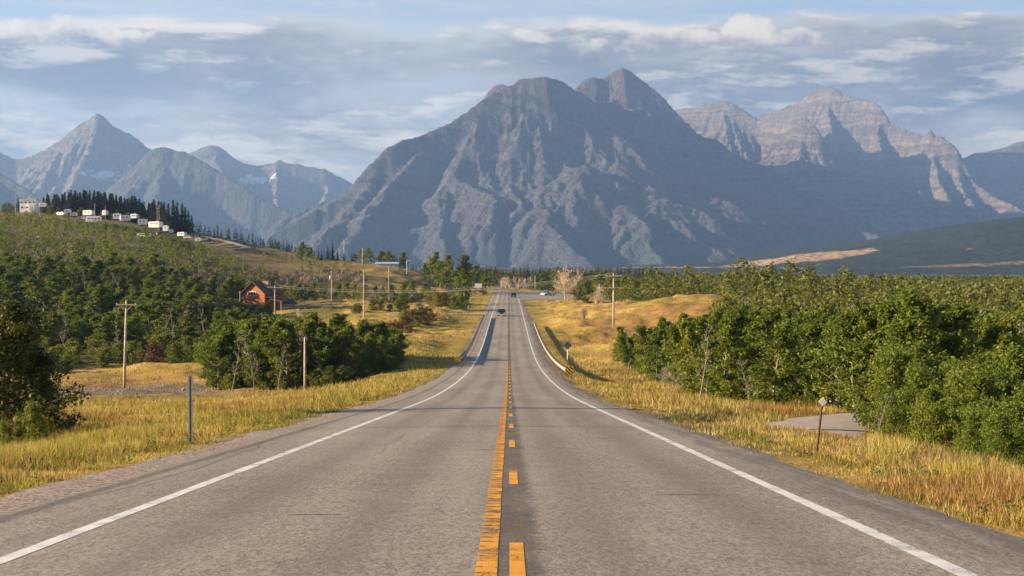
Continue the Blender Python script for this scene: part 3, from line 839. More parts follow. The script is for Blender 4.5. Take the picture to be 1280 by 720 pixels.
main = [
    rl((330, 300, 7050), (350, 284, 7100), (380, 268, 7150), (405, 256, 7200), (432, 243, 7250), (452, 226, 7300), (459, 208, 7330), (475, 192, 7380), (486, 181, 7420), (493, 178, 7440), (512, 171, 7500),
       (530, 166, 7560), (547, 159, 7600), (565, 150, 7650), (582, 139, 7700), (598, 127, 7740), (604, 122, 7760), (617, 114, 7800), (632, 106, 7830), (650, 98.5, 7850), (668, 96, 7850), (684, 95, 7850), (702, 100, 7900), crest=True),
    rl((702, 100, 7900), (722, 112, 8050), (745, 128, 8250), (770, 124, 8500), crest=True),
    rl((716, 113, 8700), (723, 105, 8720), (732, 97, 8740), (737, 98, 8745), (742, 93, 8750), (748, 99, 8760), (757, 94, 8780), (768, 88, 8800), (778, 82.5, 8800), (788, 88, 8800), (800, 96, 8780), (812, 106, 8760), (828, 120, 8720), (842, 136, 8680), (856, 152, 8620),
       (872, 166, 8560), (900, 189, 8450), (930, 213, 8300), (962, 238, 8150), (1000, 258, 7950), (1050, 277, 7700), (1110, 297, 7400), (1170, 316, 7100), crest=True),
    rl((612, 112, 9600), (620, 105, 9600), (627, 103, 9600), (636, 108, 9600), (650, 120, 9500), (700, 130, 9200), crest=True),
    rl((780, 90, 8900), (790, 108, 9700), (800, 130, 10600)),  # hidden rear spur, added to throw shade on the right range
    # spurs that come down towards the valley
    rl((545, 160, 7600), (520, 185, 7380), (490, 215, 7150), (465, 248, 6850), (440, 285, 6450), (415, 318, 6000), k=1.05),
    rl((604, 123, 7760), (585, 165, 7480), (560, 205, 7200), (548, 240, 6950), (552, 280, 6600), (560, 312, 6200), k=1.1),
    rl((660, 98, 7850), (655, 130, 7650), (640, 165, 7450), (628, 200, 7250), (650, 240, 6950), (690, 275, 6600), (735, 310, 6150), k=1.15),
    rl((560, 205, 7200), (590, 222, 7050), (630, 245, 6850), (680, 275, 6550), (720, 298, 6250), k=1.2),
    rl((690, 97, 7870), (705, 135, 7700), (715, 170, 7520), (745, 205, 7300), (775, 245, 7000), (805, 285, 6600), (830, 315, 6200), k=1.15),
    rl((745, 128, 8250), (760, 165, 8000), (775, 205, 7700), (810, 240, 7400), (850, 280, 7000), (890, 316, 6500), k=1.2),
    rl((800, 98, 8780), (812, 145, 8450), (828, 190, 8100), (865, 230, 7750), (905, 270, 7300), (940, 312, 6800), k=1.2),
    rl((856, 152, 8620), (868, 200, 8250), (900, 245, 7850), (945, 283, 7400), (985, 316, 6900), k=1.2),
    rl((475, 192, 7380), (450, 232, 7150), (425, 262, 6850), (395, 292, 6400), (375, 320, 5900), k=1.0),
]
make_mountain(main, -1900, 3300, 5500, 11000, 9.0, M_rock_main, 0.53, 0.72, 260.0, amp=10.0, cell=190.0, terr=3.0, seed=1.3, warp=1.0, its=16, kdt=0.055, rough=120.0, er=27.0, fine=1.0, talus=1.25)

REMAP = (1.17, 1000.0, 5.0)
right_a = [rl((820, 150, 9500), (838, 139, 9500), (850, 136, 9500), (868, 133, 9520), (880, 130, 9520), (893, 127, 9540), (905, 125, 9550), (918, 129, 9550), (932, 138, 9560), (948, 148, 9580), (962, 152, 9560), (978, 150, 9480), (992, 146, 9420), (1002, 143.5, 9400), (1008, 146, 9400), crest=True),
           rl((1008, 146, 9400), (1018, 155, 9380), (1024, 165, 9360), (1040, 185, 9500), (1060, 205, 9600), (1100, 240, 9600), (1160, 280, 9400), k=1.3, crest=True),
           rl((905, 125, 9550), (912, 170, 9250), (925, 210, 8900), (950, 260, 8400), k=1.25),
           rl((1002, 144, 9400), (1000, 185, 9130), (1005, 225, 8850), (1030, 270, 8350), k=1.4),
           rl((1020, 160, 9380), (1035, 215, 9100), (1060, 260, 8700), k=1.4)]
make_mountain(right_a, 900, 3900, 9000, 12900, 10.0, M_rock_tan, 0.55, 0.9, 220.0, amp=10.0, cell=110.0, terr=5.0, seed=5.1, warp=0.6, er=18.0, talus=1.7)
REMAP = (1.12, 1060.0, 6.0)
right_b = [rl((930, 155, 10700), (950, 147, 10700), (968, 139, 10700), (985, 131, 10700), (996, 127, 10700), (1005, 121, 10700), (1013, 113, 10700), (1022, 109, 10700), (1033, 108, 10700), (1045, 110, 10700), (1054, 117, 10700), (1066, 121, 10700), (1080, 124, 10700), (1094, 128, 10680), (1100, 132, 10660), (1106, 140, 10650), (1109, 152, 10650),
              (1122, 157, 10600), (1135, 162, 10560), (1148, 166, 10520), (1154, 170, 10520), (1160, 164, 10500), (1163.5, 160.5, 10500), (1168, 169, 10500), (1174, 167, 10500), (1180, 171, 10500), (1187, 176, 10500), (1194, 182, 10500), (1202, 198, 10500), (1207, 212, 10500), (1218, 226, 10450), (1240, 243, 10350), (1275, 260, 10200), (1330, 285, 10000), crest=True),
           rl((1033, 108, 10700), (1040, 150, 10350), (1050, 190, 10000), (1075, 240, 9500), k=1.4), rl((1096, 129, 10680), (1100, 170, 10380), (1108, 205, 10100), (1130, 255, 9600), k=1.4),
           rl((1148, 167, 10520), (1146, 200, 10250), (1152, 230, 9950), (1180, 275, 9400), k=1.5), rl((1163, 162, 10500), (1172, 205, 10230), (1188, 236, 9950), (1225, 280, 9400), k=1.5), rl((1194, 183, 10500), (1205, 225, 10250), (1235, 262, 9800), k=1.5)]
make_mountain(right_b, 1700, 4700, 9600, 14000, 10.0, M_rock_tan, 0.60, 1.15, 260.0, amp=11.0, cell=110.0, terr=5.0, seed=8.7, warp=0.5, er=18.0, talus=1.9)
REMAP = None
right_c = [rl((1180, 215, 12500), (1205, 196, 12500), (1220, 190, 12500), (1232, 189, 12500), (1245, 186, 12500), (1258, 183, 12500), (1268, 178, 12500), (1280, 175, 12500), (1300, 171, 12500), (1340, 165, 12500), (1400, 180, 12500), crest=True),
           rl((1245, 186, 12500), (1230, 225, 12000), (1215, 260, 11400)), rl((1290, 173, 12500), (1275, 215, 12000), (1262, 260, 11300)), rl((1340, 165, 12500), (1320, 230, 11900))]
make_mountain(right_c, 3300, 5700, 10600, 13400, 12.0, M_rock_tan, 0.5, 0.8, 300.0, amp=11.0, cell=150.0, terr=4.0, seed=2.2, er=24.0)

sn = [at(137, 219, 11000) + (120.0, 28.0), at(160, 226, 11000) + (70.0, 16.0)]
left_a = [rl((-40, 178, 11300), (-15, 186, 11300), (5, 192, 11300), (22, 199, 11300), (40, 195, 11300), (58, 186, 11300), (72, 177, 11300), (86, 166, 11300), (96, 157, 11300), (104, 152, 11300), (112, 149, 11300), (117, 143, 11300), (122, 141, 11300), (127, 143, 11300), (133, 148, 11300), (140, 156, 11300), (147, 160, 11300), (156, 164, 11300), (166, 169, 11300), (178, 178, 11300), (190, 187, 11250), (215, 215, 11200), (250, 250, 11000), crest=True),
          rl((122, 141, 11300), (108, 180, 10950), (92, 215, 10500), (60, 255, 9900), k=1.25), rl((160, 166, 11300), (162, 205, 10900), (172, 240, 10400), k=1.3), rl((40, 195, 11300), (30, 225, 10900), (10, 260, 10300)), rl((86, 166, 11300), (62, 205, 10900), (40, 240, 10400))]
make_mountain(left_a, -5200, -2100, 9600, 12400, 9.0, M_rock_left, 0.5, 0.95, 300.0, amp=11.0, cell=130.0, terr=4.0, seed=3.4, er=20.0, talus=1.5, attrs=[(s_[0], s_[1], s_[2], s_[3], s_[4]) for s_ in sn], warp=0.6)
left_b = [rl((120, 262, 9300), (150, 232, 9350), (178, 200, 9400), (186, 188, 9400), (196, 184, 9400), (206, 183.5, 9400), (216, 186, 9400), (228, 188, 9380), (242, 194, 9350), (260, 204, 9300), (280, 216, 9250), (305, 232, 9150), (335, 250, 9050), (365, 266, 8950), (400, 283, 8800), crest=True),
          rl((206, 184, 9400), (196, 225, 9050), (205, 262, 8600), (240, 292, 8000), k=1.0), rl((178, 200, 9400), (150, 240, 8950), (150, 280, 8300), k=1.0)]
make_mountain(left_b, -3700, -700, 7500, 10300, 9.0, M_rock_dark, 0.55, 0.65, 300.0, amp=9.0, cell=140.0, terr=2.0, seed=6.0, warp=0.5)
sn = [at(314, 223, 12300) + (130.0, 36.0), at(338, 219, 12300) + (26.0, 22.0)]
left_c = [rl((215, 205, 12600), (232, 192, 12600), (245, 187, 12600), (252, 183, 12600), (262, 180, 12600), (272, 181, 12600), (280, 186, 12600), (292, 196, 12600), (305, 203, 12600), (320, 206, 12600), (335, 204, 12600), (348, 199, 12600), (358, 202, 12600), (372, 204, 12600), (386, 207, 12600), (400, 209, 12600), (412, 213, 12600), (424, 219, 12600), (436, 226, 12600), (460, 244, 12600), (500, 270, 12600), crest=True),
          rl((262, 180, 12600), (285, 215, 12200), (310, 250, 11600)), rl((348, 199, 12600), (345, 235, 12150), (350, 270, 11500), k=1.1), rl((412, 213, 12600), (405, 245, 12200), (400, 280, 11600), k=1.1)]
make_mountain(left_c, -3200, -900, 10900, 13700, 11.0, M_rock_left, 0.5, 0.9, 300.0, amp=8.0, cell=140.0, terr=6.0, seed=9.9, er=24.0, attrs=[(s_[0], s_[1], s_[2], s_[3], s_[4]) for s_ in sn], warp=0.6)
left_d = [rl((-80, 195, 8200), (-30, 205, 8200), (0, 214, 8200), (20, 226, 8150), (45, 243, 8050), (80, 262, 7900), (120, 285, 7700), crest=True), rl((-30, 205, 8200), (-20, 250, 7600), (0, 285, 7000))]
make_mountain(left_d, -4600, -1900, 6600, 9000, 14.0, M_rock_dark, 0.5, 0.5, 300.0, amp=8.0, cell=160.0, terr=2.0, seed=4.8, warp=0.5, er=28.0)

# ------------------------------------------------------------------ lake and the wooded hill beyond it
t = NT('lake_water'); P = t.pos()
nw = t.noise(t.scale(P, (0.05, 0.2, 1)), 1.0, 3.0, 0.6)
M_water = t.out(t.pbsdf((0.10, 0.15, 0.20), 0.22, 0.5, normal=t.bump(nw, 0.5, 0.6)))
V = [(-100, 1700, -25.5), (3600, 1700, -25.5), (3600, 3700, -25.5), (-100, 3700, -25.5)]
tag(link('lake', np_mesh('lake', np.array(V), np.array([[0, 1, 2, 3]]), M_water)), kind='structure')

hx = np.arange(200, 3900, 14.0); hy = np.arange(3050, 6400, 22.0); HX, HY = np.meshgrid(hx, hy)
crest_px = np.array([700, 760, 800, 860, 900, 960, 1010, 1060, 1100, 1150, 1200, 1240, 1280, 1340, 1420, 1600])
crest_py = np.array([338, 335.5, 333, 330.5, 328, 318, 311, 305.5, 298.5, 289, 280.5, 275.5, 271, 266, 262, 262])
cpx = HX / HY * F + 636
crest_D = 4700.0
HC = (330 - np.interp(HX / crest_D * F + 636, crest_px, crest_py)) / F * crest_D
tt = (HY - 3150) / (crest_D - 3150)
prof = np.where(tt < 1, np.sin(np.clip(tt, 0, 1) * np.pi / 2) ** 1.15, np.cos(np.clip((tt - 1) / 1.1, 0, 1) * np.pi / 2))
HHZ = -40 + (HC + 40) * prof + (fbm(HX / 260, HY / 260, 4) - 0.5) * 26 * sstep(0, 0.3, tt) * (0.2 + 0.8 * sstep(0.03, 0.3, np.abs(tt - 1)))
hpy = 330 - HHZ / HY * F
def meadow(px, py):
    j = (fbm(px / 14.0, py / 4.0, 3) - 0.5)
    ctr = np.interp(px, [895, 930, 1000, 1040, 1090, 1110], [334, 330.5, 323.5, 319.5, 313, 311.5]); wid = np.interp(px, [895, 930, 1000, 1050, 1085, 1100], [0.5, 3.2, 5.6, 4.6, 2.8, 0])
    a = 1 - sstep(0.75, 1.15, np.abs(py - ctr) / np.maximum(wid, 0.01) + j * 1.2)
    ctr = np.interp(px, [1080, 1180, 1290, 1400], [335, 332.5, 327.5, 324]); wid = np.interp(px, [1090, 1140, 1200, 1290, 1400], [0.2, 0.8, 1.8, 1.9, 1])
    b = 1 - sstep(0.7, 1.1, np.abs(py - ctr) / wid + j * 1.2)
    return np.maximum(a, b * 0.45)
MD = meadow(cpx, hpy) * (tt < 1.0)
hc = np.array([0.020, 0.025, 0.016]) * (0.7 + 0.6 * fbm(HX / 60, HY / 60, 3))[..., None]  # forest tone lowered to stand in for cloud shadow over the hill
hc = hc * (1 - MD[..., None]) + np.array([0.26, 0.175, 0.095]) * (0.8 + 0.4 * fbm(HX / 50, HY / 90, 3))[..., None] * MD[..., None]
i = (np.arange(len(hy) - 1)[:, None] * len(hx) + np.arange(len(hx) - 1)[None]).ravel()
t = NT('hill_cover'); P = t.pos()
nb = t.noise(P, 0.06, 4.0, 0.6)
fb = t.ramp(nb, 0.36, 0.62, 0.45, 1.75)
M_hill = t.out(t.pbsdf(t.mix(1.0, t.attr('cover', 'Color'), t.comb(fb, fb, fb), 'MULTIPLY'), 0.95, 0.05))
tag(link('hill', np_mesh('hill', np.stack([HX, HY, HHZ], -1).reshape(-1, 3), np.stack([i, i + 1, i + len(hx) + 1, i + len(hx)], 1), M_hill, {'cover': hc.reshape(-1, 3)}, True)), kind='structure')
def hill_z(x, y):
    ix = np.clip((x - hx[0]) / 14.0, 0, len(hx) - 2).astype(int); iy = np.clip((y - hy[0]) / 22.0, 0, len(hy) - 2).astype(int)
    return HHZ[iy, ix], MD[iy, ix]

# ------------------------------------------------------------------ vegetation materials
def leaf_mat(name, dark, lightc, warm, trans=0.35, warm_amt=0.18):
    t = NT(name)
    v = t.attr('var'); oi = t.n('ShaderNodeObjectInfo').outputs['Random']
    P = t.pos(); big = t.noise(P, 0.09, 3.0, 0.6)
    c = t.mix(t.ramp(t.add(t.mul(v, 0.8), t.mul(oi, 0.35)), 0.1, 1.0, 0, 1, False), dark, lightc)
    c = t.mix(t.mul(t.ramp(t.add(t.mul(oi, 0.6), t.mul(big, 0.6)), 0.62, 0.95), warm_amt * 3), c, warm)
    d = t.n('ShaderNodeBsdfTranslucent'); t.put(d.inputs[0], t.mix(1.0, c, (1.25, 1.15, 0.55), 'MULTIPLY'))
    p = t.pbsdf(c, 0.6, 0.25)
    mx = t.n('ShaderNodeMixShader'); mx.inputs[0].default_value = trans
    t.t.links.new(p, mx.inputs[1]); t.t.links.new(d.outputs[0], mx.inputs[2])
    return t.out(mx.outputs[0])
M_aspen = leaf_mat('aspen_leaves', (0.048, 0.082, 0.010), (0.185, 0.225, 0.030), (0.22, 0.205, 0.030), trans=0.40, warm_amt=0.10)
M_shrub = leaf_mat('shrub_leaves', (0.055, 0.082, 0.012), (0.190, 0.218, 0.032), (0.23, 0.18, 0.042), warm_amt=0.25)
M_wood_far = leaf_mat('far_wood_leaves', (0.030, 0.052, 0.011), (0.120, 0.150, 0.027), (0.16, 0.15, 0.034))
M_pine = leaf_mat('conifer_needles', (0.016, 0.028, 0.013), (0.042, 0.062, 0.022), (0.055, 0.055, 0.02), trans=0.1)
M_juniper = leaf_mat('juniper_leaves', (0.022, 0.036, 0.009), (0.075, 0.092, 0.02), (0.11, 0.10, 0.022), trans=0.2)
M_brush = leaf_mat('grey_brush_twigs', (0.13, 0.10, 0.075), (0.26, 0.21, 0.165), (0.19, 0.16, 0.07), trans=0.2, warm_amt=0.3)
M_rustbush = leaf_mat('rust_brown_leaves', (0.07, 0.038, 0.022), (0.15, 0.085, 0.045), (0.10, 0.09, 0.03), trans=0.2)
M_bark = simple('pale_bark', (0.33, 0.28, 0.22), 0.9, 0.1, var=0.4, scale=6.0)
M_bark_dark = simple('brown_bark', (0.12, 0.09, 0.065), 0.9, 0.1, var=0.4, scale=6.0)
M_dead = simple('bleached_dead_wood', (0.30, 0.255, 0.21), 0.9, 0.1, var=0.4, scale=6.0)
M_deadpink = simple('dry_pinkish_twigs', (0.62, 0.48, 0.37), 0.9, 0.1, var=0.3, scale=6.0)

def np_tubes(segs, n=4):
    """segs: list of (p0,p1,r0,r1)"""
    S = np.array([(*a, *b, r0, r1) for a, b, r0, r1 in segs], float)
    a = S[:, 0:3]; b = S[:, 3:6]
    tg = b - a; tg /= np.linalg.norm(tg, axis=1)[:, None] + 1e-9
    up = np.where(np.abs(tg[:, 2:3]) < 0.9, np.array([[0, 0, 1.0]]), np.array([[1.0, 0, 0]]))
    u = np.cross(tg, up); u /= np.linalg.norm(u, axis=1)[:, None]; w = np.cross(tg, u)
    V = []
    for P_, r in ((a, S[:, 6]), (b, S[:, 7])):
        for k in range(n):
            an = 2 * np.pi * k / n
            V.append(P_ + (u * np.cos(an) + w * np.sin(an)) * r[:, None])
    m = len(S); V = np.stack(V, 1).reshape(-1, 3)      # per seg 2n verts
    Fs = []
    for k in range(n):
        k2 = (k + 1) % n
        Fs.append(np.stack([np.arange(m) * 2 * n + k, np.arange(m) * 2 * n + k2, np.arange(m) * 2 * n + n + k2, np.arange(m) * 2 * n + n + k], 1))
    return V, np.concatenate(Fs)

def leaves(C, size, rng, aspect=0.6, up=0.35, stretch=None):
    n = len(C)
    nrm = rng.normal(size=(n, 3)); nrm[:, 2] = np.abs(nrm[:, 2]) + up
    nrm /= np.linalg.norm(nrm, axis=1)[:, None]
    r = rng.normal(size=(n, 3))
    if stretch is not None: r = r * 0.5 + stretch
    tdir = r - nrm * (r * nrm).sum(1)[:, None]; tdir /= np.linalg.norm(tdir, axis=1)[:, None] + 1e-9
    b = np.cross(nrm, tdir)
    s = (size * (0.6 + 0.8 * rng.random(n)))[:, None] if np.isscalar(size) else size[:, None]
    V = np.stack([C - tdir * s * 0.5, C + b * s * 0.5 * aspect, C + tdir * s * 0.5, C - b * s * 0.5 * aspect], 1).reshape(-1, 3)
    return V, np.arange(n * 4).reshape(n, 4)

def limb(p, d, L, r, rng, segs, k=4, droop=0.0, wob=0.18):
    """crooked tapering limb; returns its points"""
    pts = [np.array(p, float)]; d = np.array(d, float)
    for i in range(k):
        d = d + rng.normal(size=3) * wob; d[2] += droop; d /= np.linalg.norm(d)
        q = pts[-1] + d * L / k
        segs.append((pts[-1], q, r * (1 - i / k) + 0.006, r * (1 - (i + 1) / k) + 0.006)); pts.append(q)
    return pts

def broadleaf(seed, H=7.0, W=1.9, base=0.12, nl=26, clumps=4, per=42, lsize=0.22, lean=0.0, shape=1.0, stems=1, crad=0.42):
    rng = np.random.default_rng(seed); segs = []; CC = []; RR = []
    for s in range(stems):
        off = rng.normal(size=2) * (0.25 * W if stems > 1 else 0)
        d0 = (lean + off[0] * 0.12, off[1] * 0.12, 1)
        tr = limb((off[0] * 0.5, off[1] * 0.5, -0.3), d0, H * (0.9 if s == 0 else 0.7 + 0.2 * rng.random()) + 0.3, 0.012 * H + 0.02, rng, segs, 8, 0.0, 0.07)
        tr = np.array(tr)
        lob = rng.random(6) * 2 * np.pi
        for i in range(nl):
            f = base + (0.97 - base) * (i + rng.random()) / nl
            zi = f * (len(tr) - 1); a = int(zi); p = tr[a] + (tr[min(a + 1, len(tr) - 1)] - tr[a]) * (zi - a)
            an = i * 2.399 + rng.normal() * 0.4
            prof = (math.sin(math.pi * min(1, (f * 0.92 + 0.10)) ** shape) ** 0.75)
            L = W * prof * (0.55 + 0.65 * rng.random()) * (1 + 0.22 * math.cos(3 * an + lob[0]) + 0.15 * math.cos(2 * an + lob[1]))
            el_ = 0.25 + 0.7 * f + rng.normal() * 0.2
            pts = limb(p, (math.cos(an) * math.cos(el_), math.sin(an) * math.cos(el_), math.sin(el_)), max(0.3, L), 0.004 * H + 0.008, rng, segs, 3, 0.03, 0.22)
            for c in range(clumps):
                q = 0.35 + 0.7 * (c + rng.random()) / clumps
                zi = min(q, 1.0) * 3; a = min(int(zi), 2); b = pts[a] + (pts[a + 1] - pts[a]) * (zi - a)
                CC.append(b + rng.normal(size=3) * 0.18 * W * 0.5); RR.append(crad * (0.7 + 0.6 * rng.random()) * (0.75 + 0.35 * prof))
    CC = np.array(CC); RR = np.array(RR)
    cv = rng.random(len(CC))
    idx = np.repeat(np.arange(len(CC)), per)
    g = rng.normal(size=(len(idx), 3)); g /= np.linalg.norm(g, axis=1)[:, None]; g *= (rng.random(len(idx)) ** 0.5)[:, None]
    g[:, 2] *= 0.75
    C = CC[idx] + g * RR[idx][:, None]
    C[:, 2] = np.maximum(C[:, 2], 0.05)
    Vl, Fl = leaves(C, lsize, rng)
    var = np.repeat(np.clip(cv[idx] * 0.65 + rng.random(len(idx)) * 0.45, 0, 1), 4)
    Vt, Ft = np_tubes(segs, 5)
    return (Vt, Ft), (Vl, Fl, var)

def conifer(seed, H=9.0, W=2.3, n=46, per=9, lsize=0.85):
    rng = np.random.default_rng(seed); segs = []; C = []; D_ = []; sz = []
    limb((0, 0, -0.3), (0, 0, 1), H + 0.3, 0.13, rng, segs, 6, 0, 0.015)
    for i in range(n):
        f = 0.06 + 0.93 * (i + rng.random() * 0.8) / n
        for b in range(4 if f < 0.85 else 3):
            an = rng.random() * 2 * math.pi
            L = W * (1 - f) ** 0.85 * (0.65 + 0.55 * rng.random()) + 0.10
            d = np.array([math.cos(an), math.sin(an), -0.22 + 0.4 * f])
            for q in range(per if f < 0.6 else per // 2 + 1):
                s = (q + rng.random()) / per
                C.append(np.array([0, 0, f * H]) + d * L * s + rng.normal(size=3) * 0.07); D_.append(d); sz.append(lsize * (1.05 - 0.5 * s) * (1 - 0.55 * f))
    C = np.array(C); Vl, Fl = leaves(C, np.array(sz), rng, 0.42, 0.8, np.array(D_))
    Vt, Ft = np_tubes(segs, 5)
    return (Vt, Ft), (Vl, Fl, np.repeat(rng.random(len(C)), 4))

def bare(seed, H=7.0, W=2.0, nl=16, sub=6, twigs=4, r=0.06, multi=1, base=0.25):
    rng = np.random.default_rng(seed); segs = []
    tw = []
    for s in range(multi):
        ox = rng.normal(size=2) * (0.22 * W if multi > 1 else 0)
        tr = limb((ox[0] * 0.3, ox[1] * 0.3, -0.3), (ox[0] * 0.25, ox[1] * 0.25, 1), H * (0.8 + 0.2 * rng.random()) + 0.3, r, rng, segs, 7, 0.0, 0.09); tr = np.array(tr)
        for i in range(nl):
            f = base + (0.96 - base) * (i + rng.random()) / nl; zi = f * 7; a = min(int(zi), 6); p = tr[a] + (tr[a + 1] - tr[a]) * (zi - a)
            an = i * 2.4 + rng.normal() * 0.5; L = W * (1.05 - 0.65 * f) * (0.5 + 0.8 * rng.random()); e = 0.35 + 0.6 * rng.random()
            pts = limb(p, (math.cos(an) * math.cos(e), math.sin(an) * math.cos(e), math.sin(e)), L, r * 0.42, rng, segs, 4, 0.05, 0.25)
            for j in range(sub):
                b = pts[1 + j % 4]; d = rng.normal(size=3); d[2] = abs(d[2]) + 0.4; d /= np.linalg.norm(d)
                p2 = limb(b, d, L * (0.25 + 0.3 * rng.random()), r * 0.2, rng, segs, 2, 0.05, 0.3)
                for k in range(twigs):
                    d = rng.normal(size=3); d[2] = abs(d[2]) + 0.3; d /= np.linalg.norm(d); e_ = p2[1 + k % 2] + d * L * 0.22
                    tw.append((p2[1 + k % 2], e_, r * 0.12 + 0.004, 0.006))
    V1, F1 = np_tubes(segs, 5)
    if tw:
        V2, F2 = np_tubes(tw, 3)
        return (V1, F1), (V2, F2)
    return (V1, F1), None

def brushtuft(seed, H=1.8, W=1.4, n=130):
    rng = np.random.default_rng(seed)
    an = rng.random(n) * 6.283; rr = np.sqrt(rng.random(n)) * W
    h = H * (1 - 0.5 * (rr / W) ** 2) * (0.35 + 0.65 * rng.random(n))
    C = np.stack([np.cos(an) * rr, np.sin(an) * rr, h * (0.45 + 0.45 * rng.random(n))], 1)
    d = np.stack([np.cos(an) * 0.3, np.sin(an) * 0.3, np.ones(n)], 1)
    V, Fa = leaves(C, 0.9, rng, 0.14, 0.0, d * 2)
    return V, Fa, np.repeat(rng.random(n), 4)

def mass_crown(seed, H=6.5, W=1.9, n=210, ls=0.62):
    """crown of a far broadleaf, few leaf clumps"""
    rng = np.random.default_rng(seed); k = 22
    f = np.linspace(0.2, 0.95, k) + rng.normal(size=k) * 0.03; an = rng.random(k) * 6.283
    r = W * np.sin(np.pi * np.clip(f * 0.9 + 0.12, 0, 1)) ** 0.8 * (0.35 + 0.6 * rng.random(k))
    cc = np.stack([np.cos(an) * r, np.sin(an) * r, f * H], 1); cv = rng.random(k)
    idx = rng.integers(0, k, n); g = rng.normal(size=(n, 3)) * 0.42
    V, Fa = leaves(cc[idx] + g, ls, rng)
    return V, Fa, np.repeat(np.clip(cv[idx] * 0.7 + rng.random(n) * 0.4, 0, 1), 4)

def mass_conifer(seed, H=11.0, W=2.0, n=90):
    rng = np.random.default_rng(seed); f = rng.random(n) ** 0.8 * 0.97 + 0.02; an = rng.random(n) * 6.283
    r = W * (1 - f) ** 0.9 * (0.3 + 0.7 * rng.random(n))
    d = np.stack([np.cos(an), np.sin(an), -0.3 + 0 * an], 1)
    C = np.stack([np.cos(an) * r, np.sin(an) * r, f * H], 1)
    V, Fa = leaves(C, 1.5 * (1.1 - 0.75 * f), rng, 0.5, 0.8, d)
    return V, Fa, np.repeat(rng.random(n), 4)

def merge(name, protos, pts, scales, mat, kind='stuff', label=None, zsc=None):
    """one object made of many far plants"""
    VV = []; FF = []; AA = []; b = 0
    for k, (p, s) in enumerate(zip(pts, scales)):
        V, Fa, va = protos[k % len(protos)]
        a = RNG.random() * 6.283; ca, sa = math.cos(a), math.sin(a); zs = zsc[k] if zsc is not None else 1.0
        Q = np.stack([(V[:, 0] * ca - V[:, 1] * sa) * s + p[0], (V[:, 0] * sa + V[:, 1] * ca) * s + p[1], V[:, 2] * s * zs + p[2]], 1)
        sh = (RNG.random() - 0.5) * 0.5
        VV.append(Q.astype(np.float32)); FF.append(Fa + b); AA.append(np.clip(va + sh, 0, 1)); b += len(V)
    me = np_mesh(name, np.concatenate(VV), np.concatenate(FF), mat, {'var': np.concatenate(AA)})
    o = tag(link(name, me), kind=kind)
    if label: o['label'] = label
    return o

def proto_meshes(fn, trunk_mat, leaf_m, tn, ln, seeds, **kw):
    out = []
    for s in seeds:
        a, b = fn(s, **kw)
        out.append((np_mesh(tn, a[0], a[1], trunk_mat, smooth=True), np_mesh(ln, b[0], b[1], leaf_m, {'var': b[2]})))
    return out

def plant(name, meshes, parts, loc, s, rz, label, cat, group, zs=1.0):
    o = empty(name, loc, rz, label, cat, group); o.scale = (s, s, s * zs)
    for me, pn in zip(meshes, parts):
        if me is not None: link(pn, me, o)
    return o

ASP = proto_meshes(broadleaf, M_bark, M_aspen, 'trunk', 'crown', range(20, 26), H=7.0, W=1.75, base=0.10, nl=30, clumps=4, per=34, lsize=0.24)
ASP2 = proto_meshes(broadleaf, M_bark, M_aspen, 'trunk', 'crown', range(30, 33), H=7.6, W=2.3, base=0.16, nl=34, clumps=4, per=36, lsize=0.25, shape=0.8)
SHR = proto_meshes(broadleaf, M_bark_dark, M_shrub, 'stem', 'foliage', range(40, 45), H=2.6, W=1.35, base=0.02, nl=14, clumps=3, per=30, lsize=0.15, stems=3, crad=0.34, shape=0.7)
SHRG = proto_meshes(broadleaf, M_bark_dark, M_aspen, 'stem', 'foliage', range(50, 54), H=2.9, W=1.45, base=0.02, nl=18, clumps=4, per=46, lsize=0.105, stems=3, crad=0.34, shape=0.7)
RUST = proto_meshes(broadleaf, M_bark_dark, M_rustbush, 'stem', 'foliage', range(60, 62), H=2.2, W=1.5, base=0.02, nl=14, clumps=3, per=26, lsize=0.16, stems=3, crad=0.3)
JUN = proto_meshes(broadleaf, M_bark_dark, M_juniper, 'trunk', 'crown', [70], H=4.3, W=2.1, base=0.03, nl=46, clumps=5, per=62, lsize=0.12, crad=0.42, shape=0.62)
CON = proto_meshes(conifer, M_bark_dark, M_pine, 'trunk', 'crown', range(80, 84))
def bare_meshes(seeds, mat, **kw):
    out = []
    for s in seeds:
        a, b = bare(s, **kw)
        out.append((np_mesh('trunk', a[0], a[1], mat, smooth=True), np_mesh('twigs', b[0], b[1], mat) if b else None))
    return out
BARE = bare_meshes(range(90, 94), M_dead, H=6.6, W=1.5, nl=12, sub=4, twigs=3, r=0.055)
BAREBIG = bare_meshes([95], M_deadpink, H=12.0, W=4.6, nl=17, sub=9, twigs=6, r=0.17, multi=3, base=0.2)
BARESM = bare_meshes([96, 97], M_deadpink, H=6.0, W=2.4, nl=14, sub=7, twigs=5, r=0.07, multi=2, base=0.12)
BRUSHM = bare_meshes([98, 99], M_dead, H=2.2, W=1.2, nl=9, sub=5, twigs=4, r=0.025, multi=5, base=0.05)

